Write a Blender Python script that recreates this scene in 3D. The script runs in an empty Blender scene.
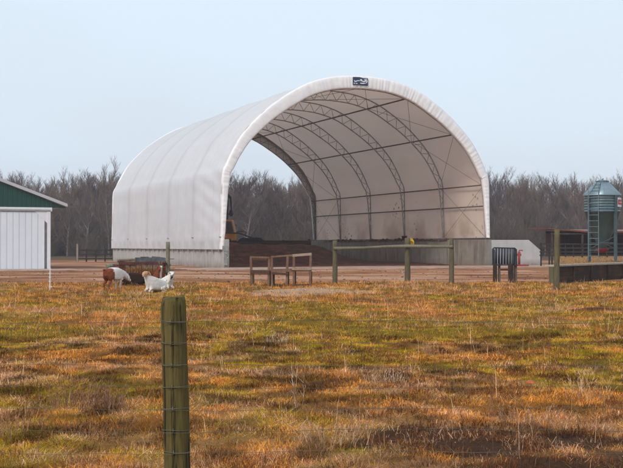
import bpy, bmesh, math, random
import numpy as np
from mathutils import Vector, Matrix
random.seed(7); rng = np.random.default_rng(7)
R = math.radians
scene = bpy.context.scene
COL = scene.collection

# ------------------------------------------------------------------ camera
EYE = 1.55; F = 1100.0; HZ = 246.0; CX = 311.5
cd = bpy.data.cameras.new('camera'); cam = bpy.data.objects.new('camera', cd); COL.objects.link(cam)
cam.location = (0, 0, EYE); cam.rotation_euler = (R(90 + 0.625), 0, 0)
cd.sensor_width = 36; cd.lens = F / 623 * 36; cd.clip_start = 0.1; cd.clip_end = 5000
scene.camera = cam

# ------------------------------------------------------------------ sky, sun, exposure
SUN_EL = 38; SUN_AZ = 215       # compass degrees, 0 = +Y (view direction), clockwise
w = bpy.data.worlds.new('World'); scene.world = w; w.use_nodes = True
nt = w.node_tree; nt.nodes.clear()
out = nt.nodes.new('ShaderNodeOutputWorld'); bg = nt.nodes.new('ShaderNodeBackground')
sky = nt.nodes.new('ShaderNodeTexSky'); sky.sky_type = 'NISHITA'; sky.sun_disc = False
sky.sun_elevation = R(SUN_EL); sky.sun_rotation = R(SUN_AZ); sky.air_density = 1.0; sky.dust_density = 2.0
hs = nt.nodes.new('ShaderNodeHueSaturation'); hs.inputs['Saturation'].default_value = 0.30; hs.inputs['Value'].default_value = 1.0
mx = nt.nodes.new('ShaderNodeMix'); mx.data_type = 'RGBA'
nt.links.new(sky.outputs[0], hs.inputs['Color'])
# thin even cloud layer over the sky, a little thicker in soft patches
tc = nt.nodes.new('ShaderNodeTexCoord'); mp = nt.nodes.new('ShaderNodeMapping'); mp.inputs['Scale'].default_value = (1, 1, 2.2)
nz = nt.nodes.new('ShaderNodeTexNoise'); nz.inputs['Scale'].default_value = 1.6; nz.inputs['Detail'].default_value = 3
mr = nt.nodes.new('ShaderNodeMapRange'); mr.inputs['From Min'].default_value = .35; mr.inputs['From Max'].default_value = .65; mr.inputs['To Min'].default_value = 0.50; mr.inputs['To Max'].default_value = 0.96
nt.links.new(tc.outputs['Generated'], mp.inputs[0]); nt.links.new(mp.outputs[0], nz.inputs['Vector'])
nt.links.new(nz.outputs[0], mr.inputs['Value']); nt.links.new(mr.outputs[0], mx.inputs['Factor'])
nt.links.new(hs.outputs[0], mx.inputs['A']); mx.inputs['B'].default_value = (5.6, 6.5, 7.4, 1)
nt.links.new(mx.outputs['Result'], bg.inputs[0]); bg.inputs[1].default_value = 0.105
nt.links.new(bg.outputs[0], out.inputs[0])

sd = bpy.data.lights.new('sun', 'SUN'); sd.energy = 1.5; sd.angle = R(14); sd.color = (1, .94, .84)
sun = bpy.data.objects.new('sun', sd); COL.objects.link(sun)
az = R(SUN_AZ); el = R(SUN_EL)
sdir = Vector((math.sin(az) * math.cos(el), math.cos(az) * math.cos(el), math.sin(el)))
sun.rotation_euler = sdir.to_track_quat('Z', 'Y').to_euler(); sun.location = (0, 0, 60)
vs = scene.view_settings; vs.view_transform = 'Standard'; vs.look = 'None'; vs.gamma = 1; vs.use_curve_mapping = False
vs.exposure = 0.42

# ------------------------------------------------------------------ helpers
def gp(px, py):                     # ground point seen at a photo pixel, worked out once from the eye height
    z = EYE * F / (py - HZ); return ((px - CX) / F * z, z)

def gpz(px, z): return (px - CX) / F * z

def tag(o, label=None, cat=None, group=None, kind=None):
    if label: o['label'] = label
    if cat: o['category'] = cat
    if group: o['group'] = group
    if kind: o['kind'] = kind
    return o

def empty(name, loc, rz=0, parent=None):
    o = bpy.data.objects.new(name, None); COL.objects.link(o)
    o.location = loc; o.rotation_euler = (0, 0, rz); o.empty_display_size = .2
    if parent: o.parent = parent
    return o

class MB:
    def __init__(s): s.v = []; s.f = []
    def add(s, vs_, fs):
        n = len(s.v); s.v += [tuple(p) for p in vs_]; s.f += [tuple(i + n for i in f) for f in fs]; return s
    def box(s, x0, x1, y0, y1, z0, z1, M=None):
        p = [Vector((x, y, z)) for z in (z0, z1) for y in (y0, y1) for x in (x0, x1)]
        if M is not None: p = [M @ q for q in p]
        return s.add(p, [(0, 2, 3, 1), (4, 5, 7, 6), (0, 1, 5, 4), (2, 6, 7, 3), (0, 4, 6, 2), (1, 3, 7, 5)])
    def tube(s, pts, r, n=6, cap=True):
        pts = [Vector(p) for p in pts]; rr = r if isinstance(r, (list, tuple)) else [r] * len(pts)
        vs_ = []; fs = []; up = None
        for i, p in enumerate(pts):
            d = (pts[min(i + 1, len(pts) - 1)] - pts[max(i - 1, 0)]).normalized()
            if up is None: up = Vector((0, 0, 1)) if abs(d.z) < .9 else Vector((1, 0, 0))
            a = d.cross(up).normalized(); b = a.cross(d).normalized(); up = b
            for k in range(n):
                t = 2 * math.pi * k / n; vs_.append(p + (a * math.cos(t) + b * math.sin(t)) * rr[i])
        for i in range(len(pts) - 1):
            for k in range(n):
                k2 = (k + 1) % n; fs.append((i * n + k, i * n + k2, (i + 1) * n + k2, (i + 1) * n + k))
        if cap: fs.append(tuple(range(n))[::-1]); fs.append(tuple((len(pts) - 1) * n + k for k in range(n)))
        return s.add(vs_, fs)
    def lathe(s, prof, n=32, c=(0, 0)):
        vs_ = []; fs = []
        for r, z in prof:
            for k in range(n):
                t = 2 * math.pi * k / n; vs_.append((c[0] + r * math.cos(t), c[1] + r * math.sin(t), z))
        for i in range(len(prof) - 1):
            for k in range(n):
                k2 = (k + 1) % n; fs.append((i * n + k, i * n + k2, (i + 1) * n + k2, (i + 1) * n + k))
        return s.add(vs_, fs)
    def prism(s, poly, y0, y1):       # outline in xz, thickness along y
        n = len(poly); vs_ = [(x, y0, z) for x, z in poly] + [(x, y1, z) for x, z in poly]
        fs = [tuple(range(n)), tuple(range(2 * n - 1, n - 1, -1))] + [(i, i + n, (i + 1) % n + n, (i + 1) % n) for i in range(n)]
        return s.add(vs_, fs)
    def build(s, name, m, parent=None, smooth=False, bevel=0, loc=None, rz=0):
        me = bpy.data.meshes.new(name); me.from_pydata(s.v, [], s.f); me.update()
        bm = bmesh.new(); bm.from_mesh(me); bmesh.ops.recalc_face_normals(bm, faces=bm.faces); bm.to_mesh(me); bm.free()
        if smooth: me.polygons.foreach_set('use_smooth', [True] * len(me.polygons))
        me.materials.append(m)
        o = bpy.data.objects.new(name, me); COL.objects.link(o)
        if parent: o.parent = parent
        if loc: o.location = loc
        if rz: o.rotation_euler = (0, 0, rz)
        if bevel:
            b = o.modifiers.new('bevel', 'BEVEL'); b.width = bevel; b.segments = 2; b.limit_method = 'ANGLE'
        return o

def mesh_np(name, V, Fs, nper, m, parent=None, col=None, smooth=False):
    """V (n,3) floats, Fs (m,nper) ints"""
    me = bpy.data.meshes.new(name); V = np.asarray(V, np.float32); Fs = np.asarray(Fs, np.int32)
    me.vertices.add(len(V)); me.vertices.foreach_set('co', V.ravel())
    me.loops.add(Fs.size); me.loops.foreach_set('vertex_index', Fs.ravel())
    me.polygons.add(len(Fs)); me.polygons.foreach_set('loop_start', np.arange(0, Fs.size, nper, dtype=np.int32))
    me.update(calc_edges=True)
    if col is not None:
        a = me.color_attributes.new('tint', 'FLOAT_COLOR', 'POINT')
        c = np.ones((len(V), 4), np.float32); c[:, :3] = col; a.data.foreach_set('color', c.ravel())
    if smooth: me.polygons.foreach_set('use_smooth', np.ones(len(Fs), bool))
    me.materials.append(m)
    o = bpy.data.objects.new(name, me); COL.objects.link(o)
    if parent: o.parent = parent
    return o

def mat(name, cols, scale=5, rough=.85, metal=0, bump=.0, detail=6, stretch=(1, 1, 1), spec=.3, dist=0.02, lo=.3, hi=.7):
    m = bpy.data.materials.new(name); m.use_nodes = True; n = m.node_tree; b = n.nodes['Principled BSDF']
    b.inputs['Roughness'].default_value = rough; b.inputs['Metallic'].default_value = metal
    b.inputs['Specular IOR Level'].default_value = spec
    t = n.nodes.new('ShaderNodeTexCoord'); mp = n.nodes.new('ShaderNodeMapping'); mp.inputs['Scale'].default_value = stretch
    z = n.nodes.new('ShaderNodeTexNoise'); z.inputs['Scale'].default_value = scale; z.inputs['Detail'].default_value = detail
    z.inputs['Roughness'].default_value = .65
    r = n.nodes.new('ShaderNodeValToRGB'); e = r.color_ramp.elements
    while len(e) < len(cols): e.new(.5)
    for i, c in enumerate(cols):
        e[i].position = lo + (hi - lo) * i / max(1, len(cols) - 1); e[i].color = (*c, 1)
    n.links.new(t.outputs['Object'], mp.inputs[0]); n.links.new(mp.outputs[0], z.inputs['Vector'])
    n.links.new(z.outputs['Fac'], r.inputs[0]); n.links.new(r.outputs[0], b.inputs['Base Color'])
    if bump:
        bp = n.nodes.new('ShaderNodeBump'); bp.inputs['Strength'].default_value = bump; bp.inputs['Distance'].default_value = dist
        n.links.new(z.outputs['Fac'], bp.inputs['Height']); n.links.new(bp.outputs[0], b.inputs['Normal'])
    m['ramp'] = r.name
    return m

class NG:                             # tiny node graph helper
    def __init__(s, m): s.t = m.node_tree; s.b = s.t.nodes['Principled BSDF']; s.tc = s.t.nodes.new('ShaderNodeTexCoord')
    def noise(s, scale, detail=4, stretch=None, src='Object', rough=.6):
        z = s.t.nodes.new('ShaderNodeTexNoise'); z.inputs['Scale'].default_value = scale; z.inputs['Detail'].default_value = detail
        z.inputs['Roughness'].default_value = rough
        o = s.tc.outputs[src]
        if stretch:
            mp = s.t.nodes.new('ShaderNodeMapping'); mp.inputs['Scale'].default_value = stretch; s.t.links.new(o, mp.inputs[0]); o = mp.outputs[0]
        s.t.links.new(o, z.inputs['Vector']); return z.outputs['Fac']
    def rng(s, v, a, b, c=0, d=1):
        z = s.t.nodes.new('ShaderNodeMapRange'); s.t.links.new(v, z.inputs['Value'])
        for k, x in zip(('From Min', 'From Max', 'To Min', 'To Max'), (a, b, c, d)): z.inputs[k].default_value = x
        return z.outputs[0]
    def m(s, op, a, b=None):
        z = s.t.nodes.new('ShaderNodeMath'); z.operation = op
        for i, x in enumerate((a, b)):
            if x is None: continue
            if isinstance(x, (int, float)): z.inputs[i].default_value = x
            else: s.t.links.new(x, z.inputs[i])
        return z.outputs[0]
    def mix(s, f, a, b, mode='MIX'):
        z = s.t.nodes.new('ShaderNodeMix'); z.data_type = 'RGBA'; z.blend_type = mode
        if isinstance(f, (int, float)): z.inputs['Factor'].default_value = f
        else: s.t.links.new(f, z.inputs['Factor'])
        for k, x in (('A', a), ('B', b)):
            if isinstance(x, tuple): z.inputs[k].default_value = (*x, 1)
            else: s.t.links.new(x, z.inputs[k])
        return z.outputs['Result']
    def xyz(s, src='Object'):
        z = s.t.nodes.new('ShaderNodeSeparateXYZ'); s.t.links.new(s.tc.outputs[src], z.inputs[0]); return z.outputs
    def bump(s, h, strength=.5, dist=.02):
        bp = s.t.nodes.new('ShaderNodeBump'); bp.inputs['Strength'].default_value = strength; bp.inputs['Distance'].default_value = dist
        s.t.links.new(h, bp.inputs['Height']); s.t.links.new(bp.outputs[0], s.b.inputs['Normal'])
    def color(s, c): s.t.links.new(c, s.b.inputs['Base Color'])

def newmat(name, rough=.9, spec=.2):
    m = bpy.data.materials.new(name); m.use_nodes = True; g = NG(m); g.b.inputs['Roughness'].default_value = rough
    g.b.inputs['Specular IOR Level'].default_value = spec; return m, g

# numpy value noise -------------------------------------------------
class VN:
    def __init__(s, seed): s.t = np.random.default_rng(seed).random((256, 256))
    def __call__(s, x, y):
        xi = np.floor(x).astype(int); yi = np.floor(y).astype(int); fx = x - xi; fy = y - yi
        fx = fx * fx * (3 - 2 * fx); fy = fy * fy * (3 - 2 * fy)
        a = s.t[xi % 256, yi % 256]; b = s.t[(xi + 1) % 256, yi % 256]; c = s.t[xi % 256, (yi + 1) % 256]; d = s.t[(xi + 1) % 256, (yi + 1) % 256]
        return (a * (1 - fx) + b * fx) * (1 - fy) + (c * (1 - fx) + d * fx) * fy
def fbm(x, y, seed, oct=4, g=.5):
    r = 0; a = 1; s = 0
    for o in range(oct):
        r = r + a * VN(seed + o)(x * 2 ** o + o * 7.3, y * 2 ** o + o * 3.1); s += a; a *= g
    return r / s
def sst(e0, e1, x): t = np.clip((x - e0) / (e1 - e0), 0, 1); return t * t * (3 - 2 * t)

# ------------------------------------------------------------------ terrain
THETA = math.atan2(467.5, 1100.0)
U = Vector((math.cos(THETA), math.sin(THETA), 0)); Vv = Vector((-math.sin(THETA), math.cos(THETA), 0))
P1 = Vector((-6.31, 77.5, 0))         # front left foot of the hoop barn

def hill(x, y):
    return 12.5 * sst(178, 330, y) * (0.9 + .2 * fbm(x / 90, y / 90, 61, 2))
def yard(x, y):
    """0 in the pasture, 1 in the driven yard"""
    e = 46.5 + 2.0 * (fbm(x / 5, y / 5, 11, 3) - .5) + .02 * x
    return sst(e - 1.2, e + 1.0, y) * (1 - sst(118, 130, y))
def height(x, y):
    near = 1 - sst(60, 110, np.hypot(x, y))
    h = .16 * (fbm(x / 2.2, y / 2.2, 21, 3) - .5) + .10 * (fbm(x / .45, y / .45, 25, 2) - .5)
    yd = yard(x, y)
    h = h * (1 - .8 * yd) * near - .015
    h = h - .045 * yd * sst(.45, .75, fbm(x / 7, (y + .1 * x) / 2.2, 33, 3)) * near      # ruts
    return h + hill(x, y)
def fields(x, y):
    """pasture cover: green, pink-tan dead thatch, orange, mud (0..1 each)"""
    wx = x + 1.2 * (fbm(x / 2, y / 2, 41, 2) - .5); wy = y + 1.2 * (fbm(x / 2, y / 2, 43, 2) - .5)
    g = fbm(wx / 2.4, wy / 1.6, 45, 4)
    band = .10 * np.exp(-((y - 19) / 5.5) ** 2) + .06 * np.exp(-((y - 29) / 5) ** 2) - .17 * np.exp(-((y - 7.0) / 4.6) ** 2) + .04
    green = sst(.46, .62, g + band)
    t = fbm(wx / 1.3, wy / .9, 51, 4)
    tan = sst(.44, .60, t - band * .5)
    md = fbm(wx / 1.6, wy / .7, 55, 4); hole = sst(.60, .72, fbm(wx / .9, wy / .55, 59, 3)) * .30
    near_r = np.exp(-(((x - 1.1) / 1.6) ** 2 + ((y - 8.7) / .75) ** 2)) * .62 + np.exp(-(((x - 2.0) / 1.1) ** 2 + ((y - 7.75) / .40) ** 2)) * .6 + hole * .55
    far_r = np.exp(-(((x - 3.2) / 2.6) ** 2 + ((y - 31) / .9) ** 2)) * .3 + np.exp(-(((x - 6.5) / 3) ** 2 + ((y - 27.5) / .5) ** 2)) * .25
    mud = sst(.74, .90, md + near_r * .85 + far_r)
    ash = sst(.05, .7, 1.25 - np.hypot((x - (-.35 + .10 * (y - 37))) / 2.3, (y - 37.6) / 3.4) + 1.3 * (fbm(x / .8, y / .9, 58, 4) - .5))
    return green, tan, mud, ash

def grid_axis(fine0, fine1, step, lo, hi, grow=1.25):
    a = list(np.arange(fine0, fine1 + 1e-6, step)); s = step; v = fine0; L = []
    while v > lo: s *= grow; v -= s; L.append(v)
    s = step; v = a[-1]; H = []
    while v < hi: s *= grow; v += s; H.append(v)
    return np.array(L[::-1] + a + H)
xs = grid_axis(-15, 15, .14, -700, 700, 1.12)
ya = [3.0]; 
while ya[-1] < 50: ya.append(ya[-1] + max(.055, ya[-1] * .006))
while ya[-1] < 340: ya.append(ya[-1] + max(.3, (ya[-1] - 40) * .02))
while ya[-1] < 900: ya.append(ya[-1] * 1.1)
yb = [3.0]; s_ = .1
while yb[-1] > -60: s_ *= 1.3; yb.append(yb[-1] - s_)
ys = np.array(yb[:0:-1] + ya)
GX, GY = np.meshgrid(xs, ys); gx = GX.ravel(); gy = GY.ravel()
gz = height(gx, gy)
gr, ta, mu, ash = fields(gx, gy)
def lerp(a, b, t): return a * (1 - t)[:, None] + np.array(b)[None] * t[:, None]
base = np.tile(np.array([[.30, .125, .025]]), (len(gx), 1))
base = lerp(base, (.42, .22, .09), ta * .85)
base = lerp(base, (.22, .145, .010), gr * .9)
base = lerp(base, (.075, .034, .018), mu)
base = lerp(base, (.60, .40, .28), ash * .85)
yd = yard(gx, gy)
lane = .5 + .5 * np.sin(0)
dn = fbm(gx / 5, (gy + .12 * gx) / 3.2, 71, 5, .65); dn2 = fbm(gx / 3, gy / 1.2, 75, 3)
dirt = np.tile(np.array([[.40, .185, .095]]), (len(gx), 1))
dirt = lerp(dirt, (.56, .33, .22), sst(.45, .6, dn))
dirt = lerp(dirt, (.22, .085, .042), sst(.56, .68, 1 - dn))
dirt = lerp(dirt, (.34, .15, .05), sst(.56, .72, dn2) * .7)
base = base * (1 - yd)[:, None] + dirt * yd[:, None]
far = sst(112, 126, gy)
base = lerp(base, (.13, .085, .05), far)
base = lerp(base, (.085, .068, .055), sst(165, 185, gy))
nx, ny = len(xs), len(ys)
ii = (np.arange(ny - 1)[:, None] * nx + np.arange(nx - 1)[None]).ravel()
FG = np.stack([ii, ii + 1, ii + nx + 1, ii + nx], 1)
mg, g = newmat('soil_and_thatch', .95, .12)
va = g.t.nodes.new('ShaderNodeVertexColor'); va.layer_name = 'tint'
n1 = g.noise(9, 8, rough=.75); n2 = g.noise(45, 5, rough=.7)
c = g.mix(g.rng(n1, .3, .7, 0, .75), va.outputs[0], (.5, .45, .4), 'MULTIPLY')
c = g.mix(g.rng(n2, .5, .75, 0, .8), c, (1.8, 1.5, 1.2), 'MULTIPLY')
c = g.mix(g.rng(n2, .5, .3, 0, .6), c, (.4, .33, .3), 'MULTIPLY')
g.color(c); g.bump(g.m('ADD', n1, n2), .7, .03)
ground = mesh_np('ground', np.stack([gx, gy, gz], 1), FG, 4, mg, col=base, smooth=True)
tag(ground, kind='structure')

# ------------------------------------------------------------------ hoop barn
BAY = 34.6 / 5
fab, g = newmat('barn_fabric', .55, .35)
geo = g.t.nodes.new('ShaderNodeNewGeometry'); X, Y, Z = g.xyz()
fn = g.noise(.35, 5, (1, .35, 1)); fn2 = g.noise(3, 4, (1, .25, .25))
outc = g.mix(g.rng(fn, .35, .7, 0, .5), (.86, .87, .91), (.78, .78, .82))
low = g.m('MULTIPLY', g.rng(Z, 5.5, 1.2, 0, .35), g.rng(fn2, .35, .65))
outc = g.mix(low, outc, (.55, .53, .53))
inc = g.mix(g.rng(fn, .3, .7, 0, .7), (.74, .60, .51), (.63, .50, .42))  # tan inner face: dim interior and brown bounce light painted into the colour
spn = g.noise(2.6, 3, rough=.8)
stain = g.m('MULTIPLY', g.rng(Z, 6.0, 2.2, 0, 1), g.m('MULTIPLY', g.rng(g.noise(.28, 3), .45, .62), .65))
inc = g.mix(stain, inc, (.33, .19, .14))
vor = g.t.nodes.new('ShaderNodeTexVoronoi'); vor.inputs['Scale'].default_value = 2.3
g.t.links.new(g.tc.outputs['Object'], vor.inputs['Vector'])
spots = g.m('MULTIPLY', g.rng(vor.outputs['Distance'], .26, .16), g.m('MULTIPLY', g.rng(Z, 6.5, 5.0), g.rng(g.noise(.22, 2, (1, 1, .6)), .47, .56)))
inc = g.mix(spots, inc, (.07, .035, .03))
seam_shade = g.m('PINGPONG', Y, BAY / 2); outc = g.mix(g.rng(seam_shade, .75, .08, 0, .42), outc, (.68, .65, .69)); sm2 = g.m('PINGPONG', Y, BAY / 6); outc = g.mix(g.rng(sm2, .05, .02, 0, .35), outc, (.60, .57, .60))  # wide truss bands: seam plus sag shadow painted in; thin lines are seams
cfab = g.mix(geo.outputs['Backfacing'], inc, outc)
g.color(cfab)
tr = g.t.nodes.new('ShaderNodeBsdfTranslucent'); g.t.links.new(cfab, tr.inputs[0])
ms = g.t.nodes.new('ShaderNodeMixShader'); ms.inputs[0].default_value = .36
mo = [n for n in g.t.nodes if n.type == 'OUTPUT_MATERIAL'][0]
g.t.links.new(g.b.outputs[0], ms.inputs[1]); g.t.links.new(tr.outputs[0], ms.inputs[2]); g.t.links.new(ms.outputs[0], mo.inputs[0])
g.bump(g.noise(1.1, 4, (1, .5, .5)), .35, .12)

steel = mat('galvanised_truss', [(.24, .22, .21), (.42, .40, .39)], 2, .6, .25)
purl = mat('weathered_purlin_steel', [(.10, .07, .06), (.17, .12, .10)], 1.5, .7, .3)
def concrete(name, a, b, streak=.5):
    m, g = newmat(name, .92, .2); X, Y, Z = g.xyz()
    n1 = g.noise(.9, 8, rough=.7); n2 = g.noise(2.2, 4, (1, 1, .12)); n3 = g.noise(16, 6)
    c = g.mix(g.rng(n1, .3, .7), a, b)
    c = g.mix(g.rng(n2, .5, .72, 0, streak), c, tuple(x * .45 for x in a))
    c = g.mix(g.rng(n3, .55, .8, 0, .5), c, tuple(x * .6 for x in a))
    bd = g.m('MULTIPLY', g.rng(Z, .55, .0, 0, .8), g.rng(n1, .3, .6))
    c = g.mix(bd, c, (.19, .12, .085)); g.color(c); g.bump(n3, .4, .01); return m
conc = concrete('cast_concrete', (.37, .36, .355), (.47, .46, .45))
conc_d = concrete('shaded_stained_concrete', (.19, .165, .14), (.30, .265, .235), .8)  # inner wall: indoor shade painted into a darker grey-brown, with stain streaks

PR = [(14.2, 0), (14.12, 1.5), (13.95, 2.7), (13.55, 4.1), (12.98, 5.3), (12.05, 6.75), (11.0, 8.05), (9.65, 9.35), (8.4, 10.15), (7.4, 10.62), (6.4, 10.95), (2, 11.02)]
def spline(pts, n):                  # Catmull-Rom through the half profile (h, r)
    P = [pts[0]] + pts + [pts[-1]]; P[0] = (pts[1][0], -pts[1][1]); o = []
    for i in range(1, len(P) - 2):
        for k in range(n):
            t = k / n; q = []
            for j in range(2):
                a, b, c, d = P[i - 1][j], P[i][j], P[i + 1][j], P[i + 2][j]
                q.append(.5 * (2 * b + (c - a) * t + (2 * a - 5 * b + 4 * c - d) * t * t + (3 * b - a - 3 * c + d) * t ** 3))
            o.append(tuple(q))
    o.append(pts[-1]); return o
HALF = spline(PR, 10)                # from apex outwards down to the wall
HALF = [p for p in HALF if p[0] > 6.4] + [(6.4 - k * .3, 10.95 + .07 * k / 14) for k in range(0, 15)]
def resample(pts, n):
    d = [0]
    for a, b in zip(pts, pts[1:]): d.append(d[-1] + math.hypot(b[0] - a[0], b[1] - a[1]))
    o = []
    for t in np.linspace(0, d[-1], n):
        o.append((float(np.interp(t, d, [p[0] for p in pts])), float(np.interp(t, d, [p[1] for p in pts]))))
    return o
ARC = resample([(h, -r) for h, r in HALF[::-1]][:-1] + [(h, r) for h, r in HALF], 181)   # (h, r) left foot .. right foot
def normal_in(i, A):
    a = A[max(i - 1, 0)]; b = A[min(i + 1, len(A) - 1)]; dh, dr = b[0] - a[0], b[1] - a[1]; L = math.hypot(dh, dr)
    return (-dr / L, dh / L)         # (h, r) pointing inward
def depth(h): return float(np.interp(h, [2, 5.5, 6.4, 8, 10, 12.5], [.16, .36, .48, .58, .72, .88]))
INN = []
for i, (h, r) in enumerate(ARC):
    nh, nr = normal_in(i, ARC); d = depth(h); INN.append((h + nh * d, r + nr * d))
W = 22.0; LEN = 34.6; BAY = LEN / 5
barn = empty('hoop_barn', P1, THETA)
tag(barn, 'large white fabric hoop barn with arched steel trusses, open at both ends', 'barn')
def T(r): return r + W / 2            # radius from the ridge -> local x

# outer cover; the left skirt hangs further down the wall than the right one
left_ext = [(h, -11.04) for h in np.arange(1.3, 2.2, .15)]
CO = left_ext + [p for p in ARC if not (p[1] < 0 and p[0] < 2.25)]
CO = resample(CO, 200)
NS = 174
sv = np.linspace(0, LEN, NS); V = []; VN91 = VN(91); VN92 = VN(92)
for j, s in enumerate(sv):
    ph = (s % BAY) / BAY; sag = .10 * math.sin(math.pi * min(ph, 1)) ** .8
    for i, (h, r) in enumerate(CO):
        nh, nr = normal_in(i, CO); fw_ = float(np.interp(h, [2.2, 5.5], [.12, 1])); k = sag * fw_
        u = i / len(CO)
        # diagonal wrinkles at the left shoulder near the front, small creases elsewhere
        k += .055 * math.exp(-((u - .24) / .09) ** 2) * math.exp(-s / 5.5) * math.sin(9 * s * .55 + u * 150)
        k += .030 * math.exp(-((u - .12) / .08) ** 2) * math.exp(-((s - 3) / 4) ** 2) * math.sin(s * 1.5 - u * 190)
        k += fw_ * (.05 * (float(VN91(np.array(s * .8), np.array(u * 26))) - .5) + .03 * (float(VN92(np.array(s * 2.6), np.array(u * 60))) - .5))
        if h < 1.75 and r < 0: k += .03 * math.sin(s * 3.1) + .02 * math.sin(s * 7.7)
        V.append((T(r + nr * k), s, h + nh * k))
n = len(CO); FS = [(j * n + i, (j + 1) * n + i, (j + 1) * n + i + 1, j * n + i + 1) for j in range(NS - 1) for i in range(n - 1)]
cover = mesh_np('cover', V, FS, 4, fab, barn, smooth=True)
# fascia: cover folded over the end truss, pleated
fas, g = newmat('pleated_fascia_fabric', .5, .35)
g.color(g.mix(g.rng(g.noise(1.6, 5), .3, .7), (.87, .86, .87), (.77, .75, .76)))
g.bump(g.noise(2.2, 4), .3, .05)
_a, _b = VN(95), VN(97)
def VN95(a, b): return float(_a(np.array(a), np.array(b)))
def VN97(a, b): return float(_b(np.array(a), np.array(b)))
def fascia(s0, sgn, name):
    n = 900; A = resample(CO, n); V = []; rows = [(.12, .6), (-.012, .22), (-.02, 0), (.12, -.05), (.35, -.06), (.62, -.06), (.88, -.055), (1.0, -.02), (1.0, .10), (.985, .32)]
    an = [random.uniform(0, 6) for _ in range(8)]
    for i, (h, r) in enumerate(A):
        nh, nr = normal_in(i, A); d = depth(h) + .06; L = i * .053
        fold = .5 * math.sin(L * 6.7 + 4 * math.sin(L * .77) + 2.2 * math.sin(L * 2.1)) + .45 * math.sin(L * 14.1 + 3 * math.sin(L * 1.9)) + .5 * (VN95(L * 2.3, .5) - .5)
        fold = (abs(fold) ** .8) * (1 if fold > 0 else -1) * (.25 + 1.1 * VN97(L * .5, .5)); fold += .6 * (VN97(L * 5.5, 3.2) - .5)
        for k, (q, y) in enumerate(rows):
            fk = fold + 1.1 * (VN95(L * 4.1 + k * .9, 7.7 + k * .8) - .5); wv = .015 * fk * (1 if 2 < k < 8 else .35) * (.5 + k / 8)
            V.append((T(r + nr * (d * q)), s0 + sgn * (y - wv), h + nh * (d * q) + (.012 * fold if k >= 7 else 0)))
    m_ = len(rows); FS = [(i * m_ + k, (i + 1) * m_ + k, (i + 1) * m_ + k + 1, i * m_ + k + 1) for i in range(n - 1) for k in range(m_ - 1)]
    return mesh_np(name, V, FS, 4, fas, barn, smooth=True)
fascia(-.02, 1, 'fascia'); fascia(LEN + .02, -1, 'fascia')
# trusses
def truss():
    b = MB(); O = resample([(h, r) for h, r in ARC], 71); st = []
    po = []; pi_ = []
    for i, (h, r) in enumerate(O):
        nh, nr = normal_in(i, O); d = depth(h); po.append((T(r + nr * .16), 0, h + nh * .16)); pi_.append((T(r + nr * (d + .06)), 0, h + nh * (d + .06)))
    b.tube(po, .048, 6); b.tube(pi_, .048, 6)
    for i in range(0, 70, 2):
        b.tube([po[i], pi_[i + 1]], .024, 5, False)
        b.tube([pi_[i + 1], po[min(i + 2, 70)]], .024, 5, False)
    for e in (0, 70): b.box(po[e][0] - .25, po[e][0] + .25, -.15, .15, po[e][2] - .02, po[e][2] + .03)
    return b
t0 = truss().build('truss', steel, barn, True)
for k, s in enumerate((.22, BAY, 2 * BAY, 3 * BAY, 4 * BAY, LEN - .22)):
    o = t0 if k == 0 else t0.copy()
    if k: COL.objects.link(o); o.parent = barn
    o.location = (0, s, 0)
# purlins
def inner_at(h, side):
    c = [p for p in INN if (p[1] > 0) == (side > 0)]; p = min(c, key=lambda q: abs(q[0] - h)); return p
purl_pts = []
for side in (-1, 1):
    for h in (12.74, 10.16, 6.26, 4.76):
        p = inner_at(h, side); purl_pts.append((side, p)); MB().tube([(T(p[1]), .05, p[0]), (T(p[1]), LEN / 2, p[0] + .01), (T(p[1]), LEN - .05, p[0])], .058, 6).build('purlin', purl, barn, True)
# cable bracing in the end bays and hanging rod pieces
for side in (-1, 1):
    cb = MB()
    hs_ = [14.0, 12.74, 10.16, 6.26, 2.3]
    for y0, y1 in ((.3, BAY), (LEN - .3, LEN - BAY)):
        for a, b_ in zip(hs_, hs_[1:]):
            pa, pb = inner_at(a, side), inner_at(b_, side)
            for q0, q1 in ((y0, y1), (y1, y0)):
                cb.tube([(T(pa[1] + .3 * (pa[1] > 0) - .15), q0, pa[0]), (T(pb[1]), q1, pb[0])], .014, 4, False)
    cb.build('brace_cable', purl, barn)
# side walls and left jamb
def wall_with_lines(x0, x1, y0, y1, z1, m, name, lines):
    b = MB(); b.box(x0, x1, y0, y1, 0 if name != 'x' else 0, z1); return b.build(name, m, barn, bevel=.02)
MB().box(.10, .46, -.25, LEN, -.2, 2.02).build('side_wall', conc, barn, bevel=.02)
rw = MB().box(21.5, 22.0, -.25, LEN, -.2, 2.05).build('side_wall', conc_d, barn, bevel=.02)
# form ties, brackets, pipe battens and conduit along the left skirt
hw = MB()
for k in range(23):
    s = .6 + k * 1.5
    hw.box(-.075, .02, s - .06, s + .06, 1.12, 1.27); hw.tube([(-.05, s, 1.2), (-.05, s, 1.02)], .015, 5)
hw.build('ratchet', steel, barn)
MB().tube([(-.07, .1, 1.31), (-.07, LEN - .1, 1.31)], .03, 6).build('skirt_pipe', steel, barn, True)
b = MB(); b.box(-.06, .36, -.36, -.25, 1.2, 1.55); b.box(.05, .30, -.33, -.26, .2, 1.2); b.tube([(.16, -.4, 1.0), (.30, -.42, .93), (.34, -.42, .80), (.24, -.42, .66)], .035, 6); b.build('foot_bracket', steel, barn)
b = MB(); b.box(22.0, 22.10, -.1, .5, .9, 1.35); b.build('wall_anchor', steel, barn)
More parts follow.
